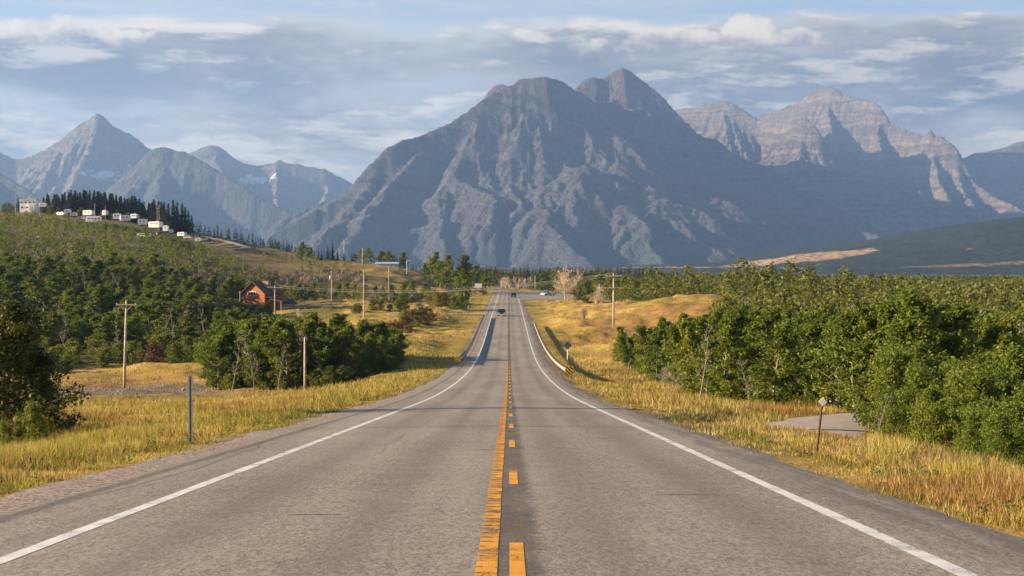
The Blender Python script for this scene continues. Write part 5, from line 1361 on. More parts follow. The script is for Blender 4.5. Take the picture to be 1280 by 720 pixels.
def grass(n, Dr, pw, side, hmul=1.0, seed=0):
    r = np.random.default_rng(seed); u = r.random(n)
    a = 1 - pw; D = (Dr[0] ** a + (Dr[1] ** a - Dr[0] ** a) * u) ** (1 / a)
    lo, hi = (-110, 640) if side < 0 else (640, 1390)
    xe = np.where(side < 0, EDGE_L, EDGE_R) + xroad(D)
    far = (lo - 636) / F * D if side < 0 else (hi - 636) / F * D
    far = np.where(D < 40, np.minimum(far * side, 400) * side, far); far = side * np.maximum(far * side, 13.5)
    v = r.random(n)
    x = xe - side * 0.35 + (far - xe + side * 0.35) * v
    ok = (np.abs(far - xe) > 0.2) & ((far - xe) * side > 0)
    off = (x - xe) * side
    px = x / D * F + 636
    ok &= off > 0.45 * r.random(n) ** 2 + 1.1 * (fbm(D * 0.8, x * 0 + side, 4) - 0.55)
    ok &= (drive_d(x, D) > 1.55 + 1.2 * r.random(n)) & (path_dist(x, D, GRAVEL)[0] > 2.4 + 3.0 * (D < 339)) & (path_dist(x, D, LANE)[0] > 2.0)
    ok &= ~((px > 720) & (D > _dfront_r(px) + 4) & (_knoll(px, D) < 0.5)) & ~((px < 300) & (D > _dfront_l(px) + 3) & (D < 420))
    ok &= ~((side > 0) & (off < 26) & (D > 480) & (D < 616))
    st = np.hypot((x + 40) * 0.5, (D - 152) * 0.45) < 6.5
    ok &= ~(st & (r.random(n) < 0.8))
    x, D, off, px = x[ok], D[ok], off[ok], px[ok]; m = len(x)
    z = ground(x, D)
    cv = cover(x, D)
    cl = fbm(x * 0.5, D * 0.5, 3); cl2 = fbm(x * 0.13 + 7, D * 0.13, 3); cl3 = fbm(x * 1.7 + 3, D * 1.7, 2)
    h = (0.10 + 0.20 * sstep(0.35, 0.65, cl) + 0.16 * sstep(0.45, 0.65, cl2) + 0.10 * sstep(0.55, 0.7, cl3)) * (0.4 + 0.75 * r.random(m)) * (0.22 + 0.78 * sstep(0.0, 2.4, off)) * hmul
    h *= np.where((px > 950) & (px < 1085) & (D < 60), 0.55, 1.0)
    h *= np.where(D > 90, np.clip(1.0 - (D - 90) / 500, 0.6, 1), 1)
    w = (0.0042 + 0.00027 * D) * (0.6 + 0.8 * r.random(m))
    an = r.random(m) * 6.283; ln = h * (0.10 + 0.85 * r.random(m) ** 1.5); la = r.random(m) * 6.283
    tip = np.stack([x + np.cos(la) * ln, D + np.sin(la) * ln, z + h], 1)
    bx = np.cos(an) * w; by = np.sin(an) * w
    b0 = np.stack([x - bx, D - by, z - 0.04], 1); b1 = np.stack([x + bx, D + by, z - 0.04], 1)
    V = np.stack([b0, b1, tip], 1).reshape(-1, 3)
    gold = np.array([0.47, 0.33, 0.105]); yg = np.array([0.33, 0.295, 0.05]); straw = np.array([0.62, 0.49, 0.26]); rust = np.array([0.30, 0.145, 0.06]); grn = np.array([0.13, 0.14, 0.03]); brn = np.array([0.20, 0.11, 0.06])
    q = r.random(m)
    c = gold * np.ones((m, 3))
    def put(mask, col):
        c[mask] = col
    put(q < 0.34 + 0.3 * sstep(0.45, 0.7, cl2), straw)
    put(r.random(m) < 0.62 * sstep(0.46, 0.62, cl3) + (0.55 if side < 0 else 0.22) * sstep(0.42, 0.6, cl), yg)
    put(r.random(m) < 0.75 * sstep(0.55, 0.68, fbm(x * 0.22 + 90, D * 0.22, 3)), rust)
    put(r.random(m) < 0.35 * sstep(0.55, 0.65, fbm(x * 0.6 + 50, D * 0.6, 3)), brn)
    put((off < 1.3) & (r.random(m) < 0.75 * sstep(0.42, 0.58, fbm(x * 0.9, D * 0.5 + 70, 2))), grn)
    put(r.random(m) < 0.55 * sstep(0.60, 0.68, fbm(x * 0.35 + 20, D * 0.3 + 40, 3)), np.array([0.15, 0.17, 0.035]))
    c = c * 0.75 + cv * 0.25
    c *= (0.72 + 0.5 * r.random(m))[:, None]
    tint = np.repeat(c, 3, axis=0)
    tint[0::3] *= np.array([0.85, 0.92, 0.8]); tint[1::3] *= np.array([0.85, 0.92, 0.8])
    return V, tint
parts_ = [grass(290000, (6, 70), 1.75, -1, seed=1), grass(250000, (6, 70), 1.75, 1, seed=2), grass(95000, (70, 330), 1.6, -1, 1.2, seed=3), grass(75000, (70, 330), 1.5, 1, 1.2, seed=4), grass(30000, (280, 520), 1.1, -1, 1.4, seed=5)]
V = np.concatenate([p[0] for p in parts_]); Tn = np.concatenate([p[1] for p in parts_])
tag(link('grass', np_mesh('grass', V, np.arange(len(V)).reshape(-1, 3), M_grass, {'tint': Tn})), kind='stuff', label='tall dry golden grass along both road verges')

r = np.random.default_rng(91)
WD = [broadleaf(s_, H=0.42, W=0.22, base=0.05, nl=7, clumps=2, per=7, lsize=0.07, stems=2, crad=0.07)[1] for s_ in range(310, 314)]
for nm_, mt_, lb_, n_ in (('green_weeds', M_shrub, 'low green weeds scattered through both grassy verges', 420), ('dry_weeds', M_rustbush, 'dry brown weed stalks scattered through both grassy verges', 380)):
    sd_ = np.where(r.random(n_) < 0.55, -1, 1); D = 10 * (14.0 ** r.random(n_)); xe = np.where(sd_ < 0, EDGE_L, EDGE_R); fx = np.where(sd_ < 0, -35, 1310)
    x = xe + ((fx - 636) / F * D - xe) * r.random(n_) ** 1.4; px = x / D * F + 636
    ok = ((x - xe) * sd_ > 0.2) & (drive_d(x, D) > 2.4) & ~((px > 720) & (D > _dfront_r(px))) & (fbm(x * 0.3 + (5 if mt_ is M_shrub else 50), D * 0.2, 3) > 0.47)
    x, D = x[ok], D[ok]
    merge(nm_, WD, list(zip(x, D, ground(x, D) - 0.02)), (0.22 + 0.35 * r.random(len(x))) * (1 if mt_ is M_shrub else 0.7), mt_, label=lb_)

# stones in the bare patch round the first pole
r = np.random.default_rng(77); n = 420
sx = -40 + r.normal(size=n) * 9.5; sy = 152 + r.normal(size=n) * 5.0; szz = ground(sx, sy); ss = 0.06 + 0.13 * r.random(n) ** 2
o8 = np.array([(1, 0, 0), (0, 1, 0), (-1, 0, 0), (0, -1, 0), (0, 0, 0.8), (0, 0, -0.6)])
f8 = np.array([(0, 1, 4), (1, 2, 4), (2, 3, 4), (3, 0, 4), (1, 0, 5), (2, 1, 5), (3, 2, 5), (0, 3, 5)])
V = np.stack([sx, sy, szz + ss * 0.2], 1)[:, None, :] + o8[None] * ss[:, None, None] * (0.6 + 0.8 * r.random((n, 6, 1)))
Fs = f8[None] + (np.arange(n) * 6)[:, None, None]
tag(link('stones', np_mesh('stones', V.reshape(-1, 3), Fs.reshape(-1, 3), simple('grey_field_stone', (0.27, 0.235, 0.21), 0.95, 0.1))), kind='stuff', label='scattered grey stones round the foot of the utility pole')

# ------------------------------------------------------------------ built things: materials
M_pole = simple('weathered_pole_wood', (0.50, 0.41, 0.31), 0.9, 0.1, var=0.35, scale=3.0)
M_steel = simple('galvanised_steel', (0.33, 0.335, 0.34), 0.6, 0.4, 0.35, var=0.2)
M_railpost = simple('rail_post_timber', (0.24, 0.18, 0.13), 0.9, 0.1)
M_rust = simple('rusted_steel', (0.10, 0.055, 0.040), 0.85, 0.2)
M_ceramic = simple('grey_insulator', (0.45, 0.45, 0.45), 0.3, 0.5)
M_wire = simple('aluminium_wire', (0.42, 0.42, 0.42), 0.5, 0.4)
M_can = simple('transformer_grey', (0.60, 0.60, 0.58), 0.5, 0.4)
M_whitepaint = simple('white_painted_metal', (0.80, 0.78, 0.74), 0.5, 0.4, var=0.08)
M_cream = simple('cream_painted_metal', (0.72, 0.66, 0.55), 0.5, 0.4, var=0.08)
M_greypaint = simple('grey_painted_metal', (0.45, 0.46, 0.47), 0.5, 0.4, var=0.1)
M_glass = simple('dark_glass', (0.020, 0.024, 0.03), 0.12, 0.6, var=0.1)
M_tyre = simple('tyre_rubber', (0.02, 0.02, 0.02), 0.85, 0.1)
M_rim = simple('wheel_rim', (0.45, 0.45, 0.46), 0.4, 0.5, 0.5)
M_carblack = simple('black_car_paint', (0.018, 0.020, 0.026), 0.25, 0.6, var=0.1)
M_carblue = simple('dark_blue_car_paint', (0.022, 0.034, 0.075), 0.3, 0.6, var=0.1)
M_cargrey = simple('grey_car_paint', (0.16, 0.165, 0.17), 0.3, 0.6, var=0.1)
M_lamp = simple('lamp_lens', (0.85, 0.84, 0.80), 0.15, 0.7, var=0.05)
M_red = simple('red_lens', (0.45, 0.02, 0.015), 0.25, 0.6, var=0.1)
M_chrome = simple('chrome_trim', (0.6, 0.6, 0.62), 0.25, 0.6, 0.8, var=0.1)
M_yellow = simple('yellow_sign_sheet', (0.78, 0.47, 0.02), 0.5, 0.4, var=0.08)
M_black = simple('black_sign_paint', (0.02, 0.02, 0.02), 0.6, 0.3)
M_log = simple('orange_stained_wood', (0.40, 0.120, 0.040), 0.7, 0.3, var=0.4, scale=4.0)
M_roofbrown = simple('brown_shingle', (0.13, 0.085, 0.065), 0.9, 0.1, var=0.3, scale=4.0)
M_roofgrey = simple('blue_grey_metal_roof', (0.42, 0.47, 0.53), 0.5, 0.4, 0.2, var=0.1)
M_wood = simple('plank_wood', (0.35, 0.24, 0.15), 0.85, 0.1, var=0.3)
M_signback = simple('bare_aluminium_sign_back', (0.22, 0.24, 0.23), 0.6, 0.4, 0.3)
M_green = simple('green_sign_sheet', (0.03, 0.16, 0.09), 0.5, 0.4, var=0.1)

# ------------------------------------------------------------------ utility poles and wires
def utility_pole(px, D, top_py, label, arm=1.15, arm_z=0.45, r=0.14, can=False, base_py=None, lean=0.0, two=False, x=None, h=None, grp='utility poles', arm_rz=0.0):
    if x is None: x, _, zt = at(px, top_py, D)
    else: zt = None
    zb = gz(x, D)
    H = h if h else zt - zb
    o = empty('utility_pole', (x, D, zb), 0, label, 'utility pole', grp)
    m = MB(); m.tube([(-lean * H, 0, -0.5), (-lean * H * 0.5, 0.0, H * 0.5), (0, 0, H)], [r * 1.15, r, r * 0.72], 10)
    m.build('shaft', M_pole, o, True)
    tops = [(x, D, zb + H)]
    if arm:
        a = MB(); a.box((0, -r * 1.1, H - arm_z), (2 * arm, 0.11, 0.13), bev=0.01, rz=arm_rz)
        if two: a.box((0, -r * 1.1, H - arm_z - 2.2), (2.6 * arm, 0.11, 0.12), bev=0.01)
        a.build('crossarm', M_pole, o)
        tops = []
        for s in (-0.92, 0.0, 0.92):
            zz = H - arm_z + 0.065 if s else H
            i = MB(); i.tube([(s * arm, -r * 1.1 * (s != 0), zz), (s * arm, -r * 1.1 * (s != 0), zz + 0.08), (s * arm, -r * 1.1 * (s != 0), zz + 0.16)], [0.03, 0.06, 0.035], 8)
            i.build('insulator', M_ceramic, o, True); tops.append((x + s * arm, D - r * 1.1 * (s != 0), zb + zz + 0.15))
        br = MB(); br.tube([(-arm * 0.6, -r * 1.1, H - arm_z - 0.05), (0, -r, H - arm_z - 0.75)], 0.02, 6); br.tube([(arm * 0.6, -r * 1.1, H - arm_z - 0.05), (0, -r, H - arm_z - 0.75)], 0.02, 6)
        br.build('arm_brace', M_steel, o)
    if can:
        c = MB(); c.tube([(-0.34, -0.05, H - 2.3), (-0.34, -0.05, H - 2.25), (-0.34, -0.05, H - 1.35), (-0.34, -0.05, H - 1.28)], [0.22, 0.25, 0.25, 0.16], 12); c.build('transformer', M_can, o, True)
    return tops
PT = {}
PT['out'] = utility_pole(-3, 140, 381, 'utility pole at the left border with only the crossarm tip in view', lean=0.01)
PT[1] = utility_pole(158, 164, 376, 'pale utility pole with crossarm on the bare stony patch of the left meadow', lean=0.03)
PT[2] = utility_pole(343.5, 340, 357, 'utility pole with crossarm just right of the orange house', arm=1.8)
PT[3] = utility_pole(414.5, 405, 339, 'utility pole with crossarm and white transformer can behind the lawn', can=True, arm=1.4)
PT[4] = utility_pole(454.6, 262, 375, 'bare pole in the golden field, lowest and nearest of the three lined up', arm=0, r=0.13)
PT[5] = utility_pole(454.8, 412, 338, 'pole in the middle of the three lined up poles left of the road', arm=0, r=0.16)
PT[6] = utility_pole(453, 600, 310, 'highest and farthest of the three lined up poles, on the skyline', arm=0, r=0.18)
PT[7] = utility_pole(486, 480, 333, 'thin pole on the slope below the long grey roof', arm=0, r=0.12)
PT[8] = utility_pole(430, 680, 299, 'lone pole against the mountain on the left skyline', arm=0, r=0.16)
PT[9] = utility_pole(381, 149, 421, 'short grey post standing before the meadow tree row', arm=0, r=0.12)
PT[10] = utility_pole(767, 268, 342, 'tall pale utility pole on the golden knoll right of the road', arm=1.5, r=0.17, two=True)
PT[11] = utility_pole(669, 690, 344, 'pole behind the junction left of the pale leafless tree', arm=0, r=0.14)
for k, (p_, D_, t_, lab) in enumerate(((19, 720, 241, 'first thin pole from the left on the trailer park skyline'), (29.5, 722, 241, 'second thin pole from the left on the trailer park skyline'), (37.5, 715, 243, 'thin pole directly behind the big white building'), (49.5, 712, 243.5, 'thin pole at the right end of the big white building'),
        (19.5, 668, 258.5, 'pole among bushes below the big white building'), (118.5, 690, 254, 'pole beside the white trailers in the middle of the park'), (131.5, 688, 257, 'pole behind the small box trailer of the park'), (196.5, 655, 259, 'left pole of the close pair at the trailer row end'), (198.8, 657, 256, 'right and taller pole of the close pair at the trailer row end'))):
    utility_pole(p_, D_, t_, lab, arm=0.5 if k > 6 else 0, r=0.095, grp='poles in the trailer park')
PT['s1'] = utility_pole(0, 51.6, 0, 'thick unseen pole added left of the picture to cast a shadow across the road', x=-24.5, h=12.2, arm=0, r=0.62)  # out of view, added for its shadow and widened to broaden it
PT['s2'] = utility_pole(0, 48.6, 0, 'shorter unseen pole added left of the picture for a second road shadow', x=-23.0, h=7.0, arm=0, r=0.22)  # also out of view, added for the thinner shadow line
# street lamp near the long roof
x_, y_, zt = at(508.5, 325.5, 600); zb = gz(x_, y_)
o = empty('street_lamp', (x_, y_, zb), 0, 'pale street lamp with short arm on the golden hilltop right of the long roof', 'street lamp')
m = MB(); m.tube([(0, 0, -0.3), (0, 0, zt - zb)], [0.11, 0.08], 8); m.build('post', M_whitepaint, o, True)
m = MB(); m.tube([(0, 0, zt - zb - 0.05), (0.6, 0, zt - zb + 0.05), (1.1, 0, zt - zb)], 0.05, 6); m.build('arm', M_whitepaint, o)
m = MB(); m.box((1.2, 0, zt - zb - 0.02), (0.6, 0.25, 0.14), bev=0.03); m.build('lamp_head', M_whitepaint, o)

def wire(a, b, sag, label, r=0.009):
    n = 22; pts = []
    for i in range(n + 1):
        f = i / n
        pts.append((a[0] + (b[0] - a[0]) * f, a[1] + (b[1] - a[1]) * f, a[2] + (b[2] - a[2]) * f - sag * 4 * f * (1 - f)))
    m = MB(); m.tube(pts, r, 5)
    tag(m.build('power_line', M_wire), label, 'wire', 'power lines')
for q, nm in enumerate(('left', 'middle', 'right')):
    wire(PT[1][q], PT[2][q], 2.0, 'power line from the stony meadow pole to the pole by the orange house, ' + nm + ' strand', 0.007)
    wire(PT[2][q], PT[10][q], 2.2, 'power line high across the road to the knoll pole, ' + nm + ' strand')
    wire(PT[10][q], (PT[10][q][0] + 75, 330, PT[10][q][2] - 1.0), 1.6, 'power line from the knoll pole over the right wood, ' + nm + ' strand')
wire(PT[2][0], PT[3][0], 1.2, 'power line from the pole by the house to the transformer pole')
wire(PT[3][2], (px2x(668, 690), 690, PT[11][0][2]), 2.5, 'long power line from the transformer pole to the junction pole')

# ------------------------------------------------------------------ guardrails and their end markers
WB = [(-0.040, -0.155), (0.012, -0.115), (0.012, -0.075), (-0.040, -0.035), (-0.040, 0.035), (0.012, 0.075), (0.012, 0.115), (-0.040, 0.155)]
def guardrail(xr, y0, y1, side, label):
    o = empty('guardrail', (xr, y0, float(zroad(y0))), 0, label, 'guardrail')
    step = 3.81; ys_ = np.arange(y0, y1 + 0.1, step); sub = np.linspace(y0, ys_[-1], (len(ys_) - 1) * 2 + 1)
    m = MB(); vs = []; nP = len(WB)
    flare = lambda y: side * 0.18 * max(0, 1 - (y - y0) / 9.0) ** 2
    for y in sub:
        for (u, w) in WB: vs.append((-side * u + flare(y), y - y0, float(zroad(y) - zroad(y0)) + 0.56 + w))
    fs = []
    for i in range(len(sub) - 1):
        for k in range(nP - 1): fs.append((i * nP + k, i * nP + k + 1, (i + 1) * nP + k + 1, (i + 1) * nP + k))
    m.add(vs, fs); b = m.build('beam', M_steel, o)
    b.modifiers.new('thickness', 'SOLIDIFY').thickness = 0.006
    pm = None
    for y in ys_:
        z = float(zroad(y) - zroad(y0))
        if pm is None:
            m = MB(); m.box((side * 0.22, 0, 0.18), (0.18, 0.16, 1.20), bev=0.01); m.box((side * 0.085, 0, 0.56), (0.09, 0.14, 0.34), bev=0.01)
            p = m.build('post', M_railpost, o); pm = p
        else:
            p = pm.copy(); COL.objects.link(p); p.parent = o
        p.location = (flare(y), y - y0, z)
    return o
guardrail(-5.38, 160.5, 322, -1, 'long steel guardrail on timber posts along the left edge of the road')
guardrail(4.90, 121.5, 284, 1, 'long steel guardrail on timber posts along the right edge of the road')

def hazard_marker(x, D, w, h, zc, label, flip):
    z = gz(x, D)
    o = empty('hazard_marker', (x, D, z), 0, label, 'road marker')
    m = MB(); m.box((0, 0.05, (zc + 0.2) / 2 - 0.15), (0.06, 0.05, zc + 0.5)); m.build('post', M_steel, o)
    m = MB(); m.box((0, 0, zc), (w, 0.02, h), bev=0.004); pn = m.build('panel', M_yellow, o)
    s = MB(); n = 6
    for i in range(-n, n):
        a = i * 0.30
        # diagonal band clipped to the panel
        poly = []
        for (t0, t1) in ((a, a + 0.15),):
            P_ = []
            def clip(u):   # line x*flip + z = u inside the rectangle
                pts = []
                for xx in (-w / 2, w / 2):
                    zz = u - flip * xx
                    if -h / 2 <= zz <= h / 2: pts.append((xx, zz))
                for zz in (-h / 2, h / 2):
                    xx = flip * (u - zz)
                    if -w / 2 < xx < w / 2: pts.append((xx, zz))
                return sorted(pts)[:2] if len(pts) >= 2 else None
            A, B = clip(t0), clip(t1)
            if A and B: poly = [A[0], A[1], B[1], B[0]]
        if poly: s.add([(px_, -0.014, zc + pz_) for px_, pz_ in poly], [(0, 1, 2, 3)])
    s.build('black_stripes', M_black, pn)
    return o
hazard_marker(5.05, 120.2, 0.66, 0.70, 0.74, 'yellow and black striped marker at the near end of the right guardrail', 1)
hazard_marker(-5.62, 159.0, 0.66, 0.70, 0.72, 'yellow and black striped marker at the near end of the left guardrail', -1)

# ------------------------------------------------------------------ posts and signs
x_ = px2x(238, 29.3); zb = gz(x_, 29.3); zt = at(238, 470, 29.3)[2]
o = empty('delineator_post', (x_, 29.3, zb), 0, 'straight grey steel post standing in the grass of the left verge', 'post')
m = MB(); H = zt - zb
for (cx, cy, sx_, sy_) in ((0, 0.016, 0.040, 0.006), (-0.020, -0.003, 0.006, 0.036), (0.020, -0.003, 0.006, 0.036), (-0.032, -0.021, 0.024, 0.006), (0.032, -0.021, 0.024, 0.006)):
    m.box((cx, cy, H / 2 - 0.2), (sx_, sy_, H + 0.4))
m.build('channel', M_steel, o)
m = MB(); m.box((0.045, 0, H - 0.10), (0.02, 0.04, 0.08), bev=0.005); m.build('reflector', M_whitepaint, o)

xb, yb, zb = at(1020, 571, 27); xt, yt, zt = at(1028, 502, 27); zb = gz(xb, 27)
o = empty('delineator_post', (xb, 27, zb), 0, 'leaning rusty post topped by a pale diamond reflector beside the driveway', 'post')
m = MB(); m.tube([(-0.03, 0, -0.3), (xt - xb, 0, zt - zb)], 0.024, 8); m.build('shaft', M_rust, o)
ang = math.atan2(xt - xb, zt - zb)
m = MB(); q = 0.080
m.add([(math.cos(a) * q, y, math.sin(a) * q) for y in (-0.012, 0.012) for a in (math.pi / 2 - ang, math.pi - ang, 1.5 * math.pi - ang, 2 * math.pi - ang)], [(0, 1, 2, 3), (7, 6, 5, 4), (0, 4, 5, 1), (1, 5, 6, 2), (2, 6, 7, 3), (3, 7, 4, 0)])
pl = m.build('reflector', simple('pale_reflector', (0.78, 0.70, 0.50), 0.5, 0.4, var=0.1), o); pl.location = (xt - xb, -0.036, zt - zb)

def sign(px, D, top_py, w, h, mat, label, post_mat=M_steel, shape='rect', face=0.0, base=None, back=False, r=0.035):
    x, _, zt = at(px, top_py, D); zb = gz(x, D); H = zt - zb
    o = empty('road_sign', (x, D, zb), face, label, 'road sign')
    m = MB(); m.tube([(0, 0.05, -0.3), (0, 0.05, H)], r, 8); m.build('post', post_mat, o)
    m = MB()
    if shape == 'diamond':
        q = w / math.sqrt(2); cz_ = H - q
        m.add([(0, -0.015, cz_ + q), (-q, -0.015, cz_), (0, -0.015, cz_ - q), (q, -0.015, cz_), (0, 0.015, cz_ + q), (-q, 0.015, cz_), (0, 0.015, cz_ - q), (q, 0.015, cz_)], [(0, 1, 2, 3), (7, 6, 5, 4), (0, 4, 5, 1), (1, 5, 6, 2), (2, 6, 7, 3), (3, 7, 4, 0)])
    else: m.box((0, 0, H - h / 2), (w, 0.03, h), bev=0.008)
    m.build('panel', mat, o)
    return o
sign(709.5, 172, 426, 0.75, 0.72, M_signback, 'sign seen from its dark back right of the guardrail', M_whitepaint, 'diamond', 0.25, r=0.045)
sign(598, 540, 354.5, 2.6, 1.5, M_whitepaint, 'white rectangular sign before the green trees at the left roadside')
sign(609, 600, 357.5, 1.3, 1.3, M_yellow, 'yellow warning sign at the left roadside near the road end', shape='diamond')
sign(585.5, 372, 381.5, 0.32, 0.9, M_whitepaint, 'small white marker by the gravel side road')
x_ = px2x(729, 140)
for p_, D_, t_, lab in ((729.5, 141, 456.5, 'thin wooden stake with pale cap on the slope right of the road'),):
    x_, _, zt = at(p_, t_, D_); zb = gz(x_, D_)
    o = empty('survey_stake', (x_, D_, zb), 0, lab, 'stake')
    m = MB(); m.box((0, 0, (zt - zb) / 2 - 0.15), (0.07, 0.05, zt - zb + 0.3), bev=0.006); m.build('stake', M_wood, o)
    m = MB(); m.box((0, 0, zt - zb - 0.04), (0.16, 0.06, 0.1), bev=0.006); m.build('cap', M_cream, o)

# ------------------------------------------------------------------ vehicles
def vehicle(name, loc, rz, label, cat, paint, L=4.7, W=1.85, H=1.7, kind='suv', group=None, wheel_r=0.36):
    """front towards local -Y"""
    o = empty(name, loc, rz, label, cat, group)
    hl = L / 2; hb = 0.28; hood = 0.98 if kind != 'van' else 1.05; z2 = H
    if kind == 'suv': roof = (-0.55, 1.95); ws = -1.25; tail = 2.28
    elif kind == 'sedan': roof = (-0.35, 0.95); ws = -1.1; tail = 1.75
    elif kind == 'pickup': roof = (-0.55, 0.45); ws = -1.25; tail = 0.62
    else: roof = (-1.35, 2.2); ws = -1.95; tail = 2.32
    belt = hood + 0.04
    prof = [(-hl, 0.42), (-hl + 0.06, hb), (hl - 0.08, hb), (hl, 0.45), (hl - 0.02, belt - 0.12), (hl - 0.14, belt), (tail, belt), (ws, belt - 0.02), (-hl + 0.35, hood - 0.1), (-hl + 0.06, hood - 0.28)]
    m = MB(); m.prism(prof, -W / 2, W / 2, 0, lambda y, z: 0.05 * (z > 0.8) + 0.05 * (abs(y) > hl - 0.2))
    cab = [(ws, belt - 0.03), (roof[0], z2 - 0.03), (roof[0] + 0.3, z2), (roof[1] - 0.3, z2), (roof[1], z2 - 0.05), (tail, belt - 0.02)]
    m.prism(cab, -W / 2 + 0.055, W / 2 - 0.055, 0, lambda y, z: 0.17 * (z - belt) / (z2 - belt))
    b = m.build('body', paint, o)
    bv = b.modifiers.new('soft', 'BEVEL'); bv.width = 0.035; bv.segments = 2; bv.limit_method = 'ANGLE'
    def lerp(a, c, f): return (a[0] + (c[0] - a[0]) * f, a[1] + (c[1] - a[1]) * f)
    def band(p, q, lo, hi, out, nm):
        a = lerp(p, q, lo); c = lerp(p, q, hi)
        g = lambda z: W / 2 - 0.055 - 0.17 * (z - belt) / (z2 - belt) - 0.09
        n = Vector((0, -(q[1] - p[1]), q[0] - p[0])).normalized() * out
        m = MB(); m.add([(-g(a[1]), a[0] + n.y, a[1] + n.z), (g(a[1]), a[0] + n.y, a[1] + n.z), (g(c[1]), c[0] + n.y, c[1] + n.z), (-g(c[1]), c[0] + n.y, c[1] + n.z)], [(0, 1, 2, 3)])
        w_ = m.build(nm, M_glass, o); w_.modifiers.new('pane', 'SOLIDIFY').thickness = 0.008
    band((ws, belt), (roof[0], z2 - 0.03), 0.10, 0.92, 0.02, 'windscreen')
    band((roof[1], z2 - 0.05), (tail, belt), 0.10, 0.85, 0.02, 'rear_window')
    for s in (-1, 1):
        x0 = s * (W / 2 - 0.055 + 0.008); sl_ = -s * 0.17
        def sp(y, f): return (x0 + sl_ * f, y, belt + (z2 - belt) * f)
        m = MB(); ya = ws + (roof[0] - ws) * 0.25 + 0.18; yb_ = tail - (tail - roof[1]) * 0.25 - 0.15
        m.add([sp(ya, 0.10), sp(yb_, 0.10), sp(min(yb_, roof[1] - 0.1), 0.82), sp(roof[0] + 0.22, 0.82)], [(0, 1, 2, 3)])
        w_ = m.build('side_window', M_glass, o); w_.modifiers.new('pane', 'SOLIDIFY').thickness = 0.006
        m = MB(); m.box((s * (W / 2 + 0.09), ws + 0.25, belt + 0.1), (0.20, 0.10, 0.16), bev=0.03); m.build('mirror', paint, o)
        m = MB(); m.box((s * (W / 2 - 0.34), -hl + 0.03, 0.72), (0.40, 0.10, 0.18), bev=0.03); m.build('headlight', M_lamp, o)
        m = MB(); m.box((s * (W / 2 - 0.20), hl - 0.02, 0.85), (0.20, 0.10, 0.26), bev=0.02); m.build('tail_light', M_red, o)
        for y in (-hl + 0.88, hl - 0.95):
            m = MB(); m.tube([(s * (W / 2 - 0.22), y, wheel_r), (s * (W / 2 - 0.20), y, wheel_r), (s * (W / 2 - 0.02), y, wheel_r), (s * (W / 2 + 0.01), y, wheel_r)], [wheel_r * 0.9, wheel_r, wheel_r, wheel_r * 0.9], 18)
            w_ = m.build('wheel', M_tyre, o)
            m = MB(); m.tube([(s * (W / 2 - 0.01), y, wheel_r), (s * (W / 2 + 0.02), y, wheel_r)], [wheel_r * 0.62, wheel_r * 0.55], 14); m.build('rim', M_rim, w_)
    m = MB(); m.box((0, -hl - 0.01, 0.72), (W * 0.42, 0.06, 0.20), bev=0.02); m.build('grille', M_black if kind != 'pickup' else M_chrome, o)
    m = MB(); m.box((0, -hl - 0.02, 0.42), (W * 0.92, 0.14, 0.22), bev=0.04); m.build('bumper', M_greypaint if kind == 'suv' else paint, o)
    m = MB(); m.box((0, -hl - 0.10, 0.45), (0.34, 0.012, 0.14)); m.build('number_plate', M_whitepaint, o)
    m = MB(); m.box((0, hl + 0.012, 0.68), (0.34, 0.012, 0.14)); m.build('number_plate', M_whitepaint, o)
    if kind == 'pickup':
        m = MB(); m.box((0, 1.45, belt + 0.012), (W * 0.80, 1.6, 0.02)); m.build('cargo_bed', M_black, o)
    return o
zr_ = lambda D, x: float(zroad(D)) - abs(x - XM) * 0.012 + 0.002
xc, _, _ = at(627, 392, 333)
vehicle('oncoming_car', (xc, 333, zr_(333, xc)), 0.0, 'black oncoming car with bright headlamps in the left lane, nearest on the road', 'car', M_carblack, 4.7, 1.88, 1.66, 'suv')
xc, _, _ = at(642, 369, 512)
vehicle('distant_car', (xc, 512, zr_(512, xc)), math.pi, 'black car driving away in the right lane near the junction', 'car', M_carblack, 4.8, 1.95, 1.80, 'suv')
xc, _, _ = at(683, 369, 535); o_p = (xc, 540, gz(xc, 540) + 0.06)
vehicle('parked_pickup', o_p, -0.55, 'pale grey pickup parked on the asphalt apron by the junction', 'pickup', simple('silver_car_paint', (0.42, 0.40, 0.38), 0.3, 0.6, var=0.1), 5.4, 2.0, 1.9, 'pickup')
xc, _, _ = at(690.5, 370, 545); o = empty('utility_trailer', (xc, 545, gz(xc, 545) + 0.05), 0.9, 'low dark utility trailer behind the parked pickup', 'trailer')
m = MB(); m.box((0, 0, 0.62), (1.5, 2.4, 0.08)); m.build('deck', M_rust, o)
for s in (-1, 1):
    m = MB(); m.box((s * 0.73, 0, 0.82), (0.05, 2.4, 0.34)); m.build('side_board', M_rust, o)
    m = MB(); m.tube([(s * 0.78, 0, 0.32), (s * 0.95, 0, 0.32)], 0.32, 14); m.build('wheel', M_tyre, o)
m = MB(); m.tube([(0, -1.2, 0.55), (0, -2.2, 0.5)], 0.05, 6); m.build('tow_bar', M_rust, o)
xc, _, _ = at(360, 374, 404); vehicle('parked_van', (xc, 404, gz(xc, 404) + 0.09), math.pi / 2 + 0.15, 'dark blue van parked on the lane beside the orange house', 'van', M_carblue, 5.0, 2.0, 1.95, 'van')

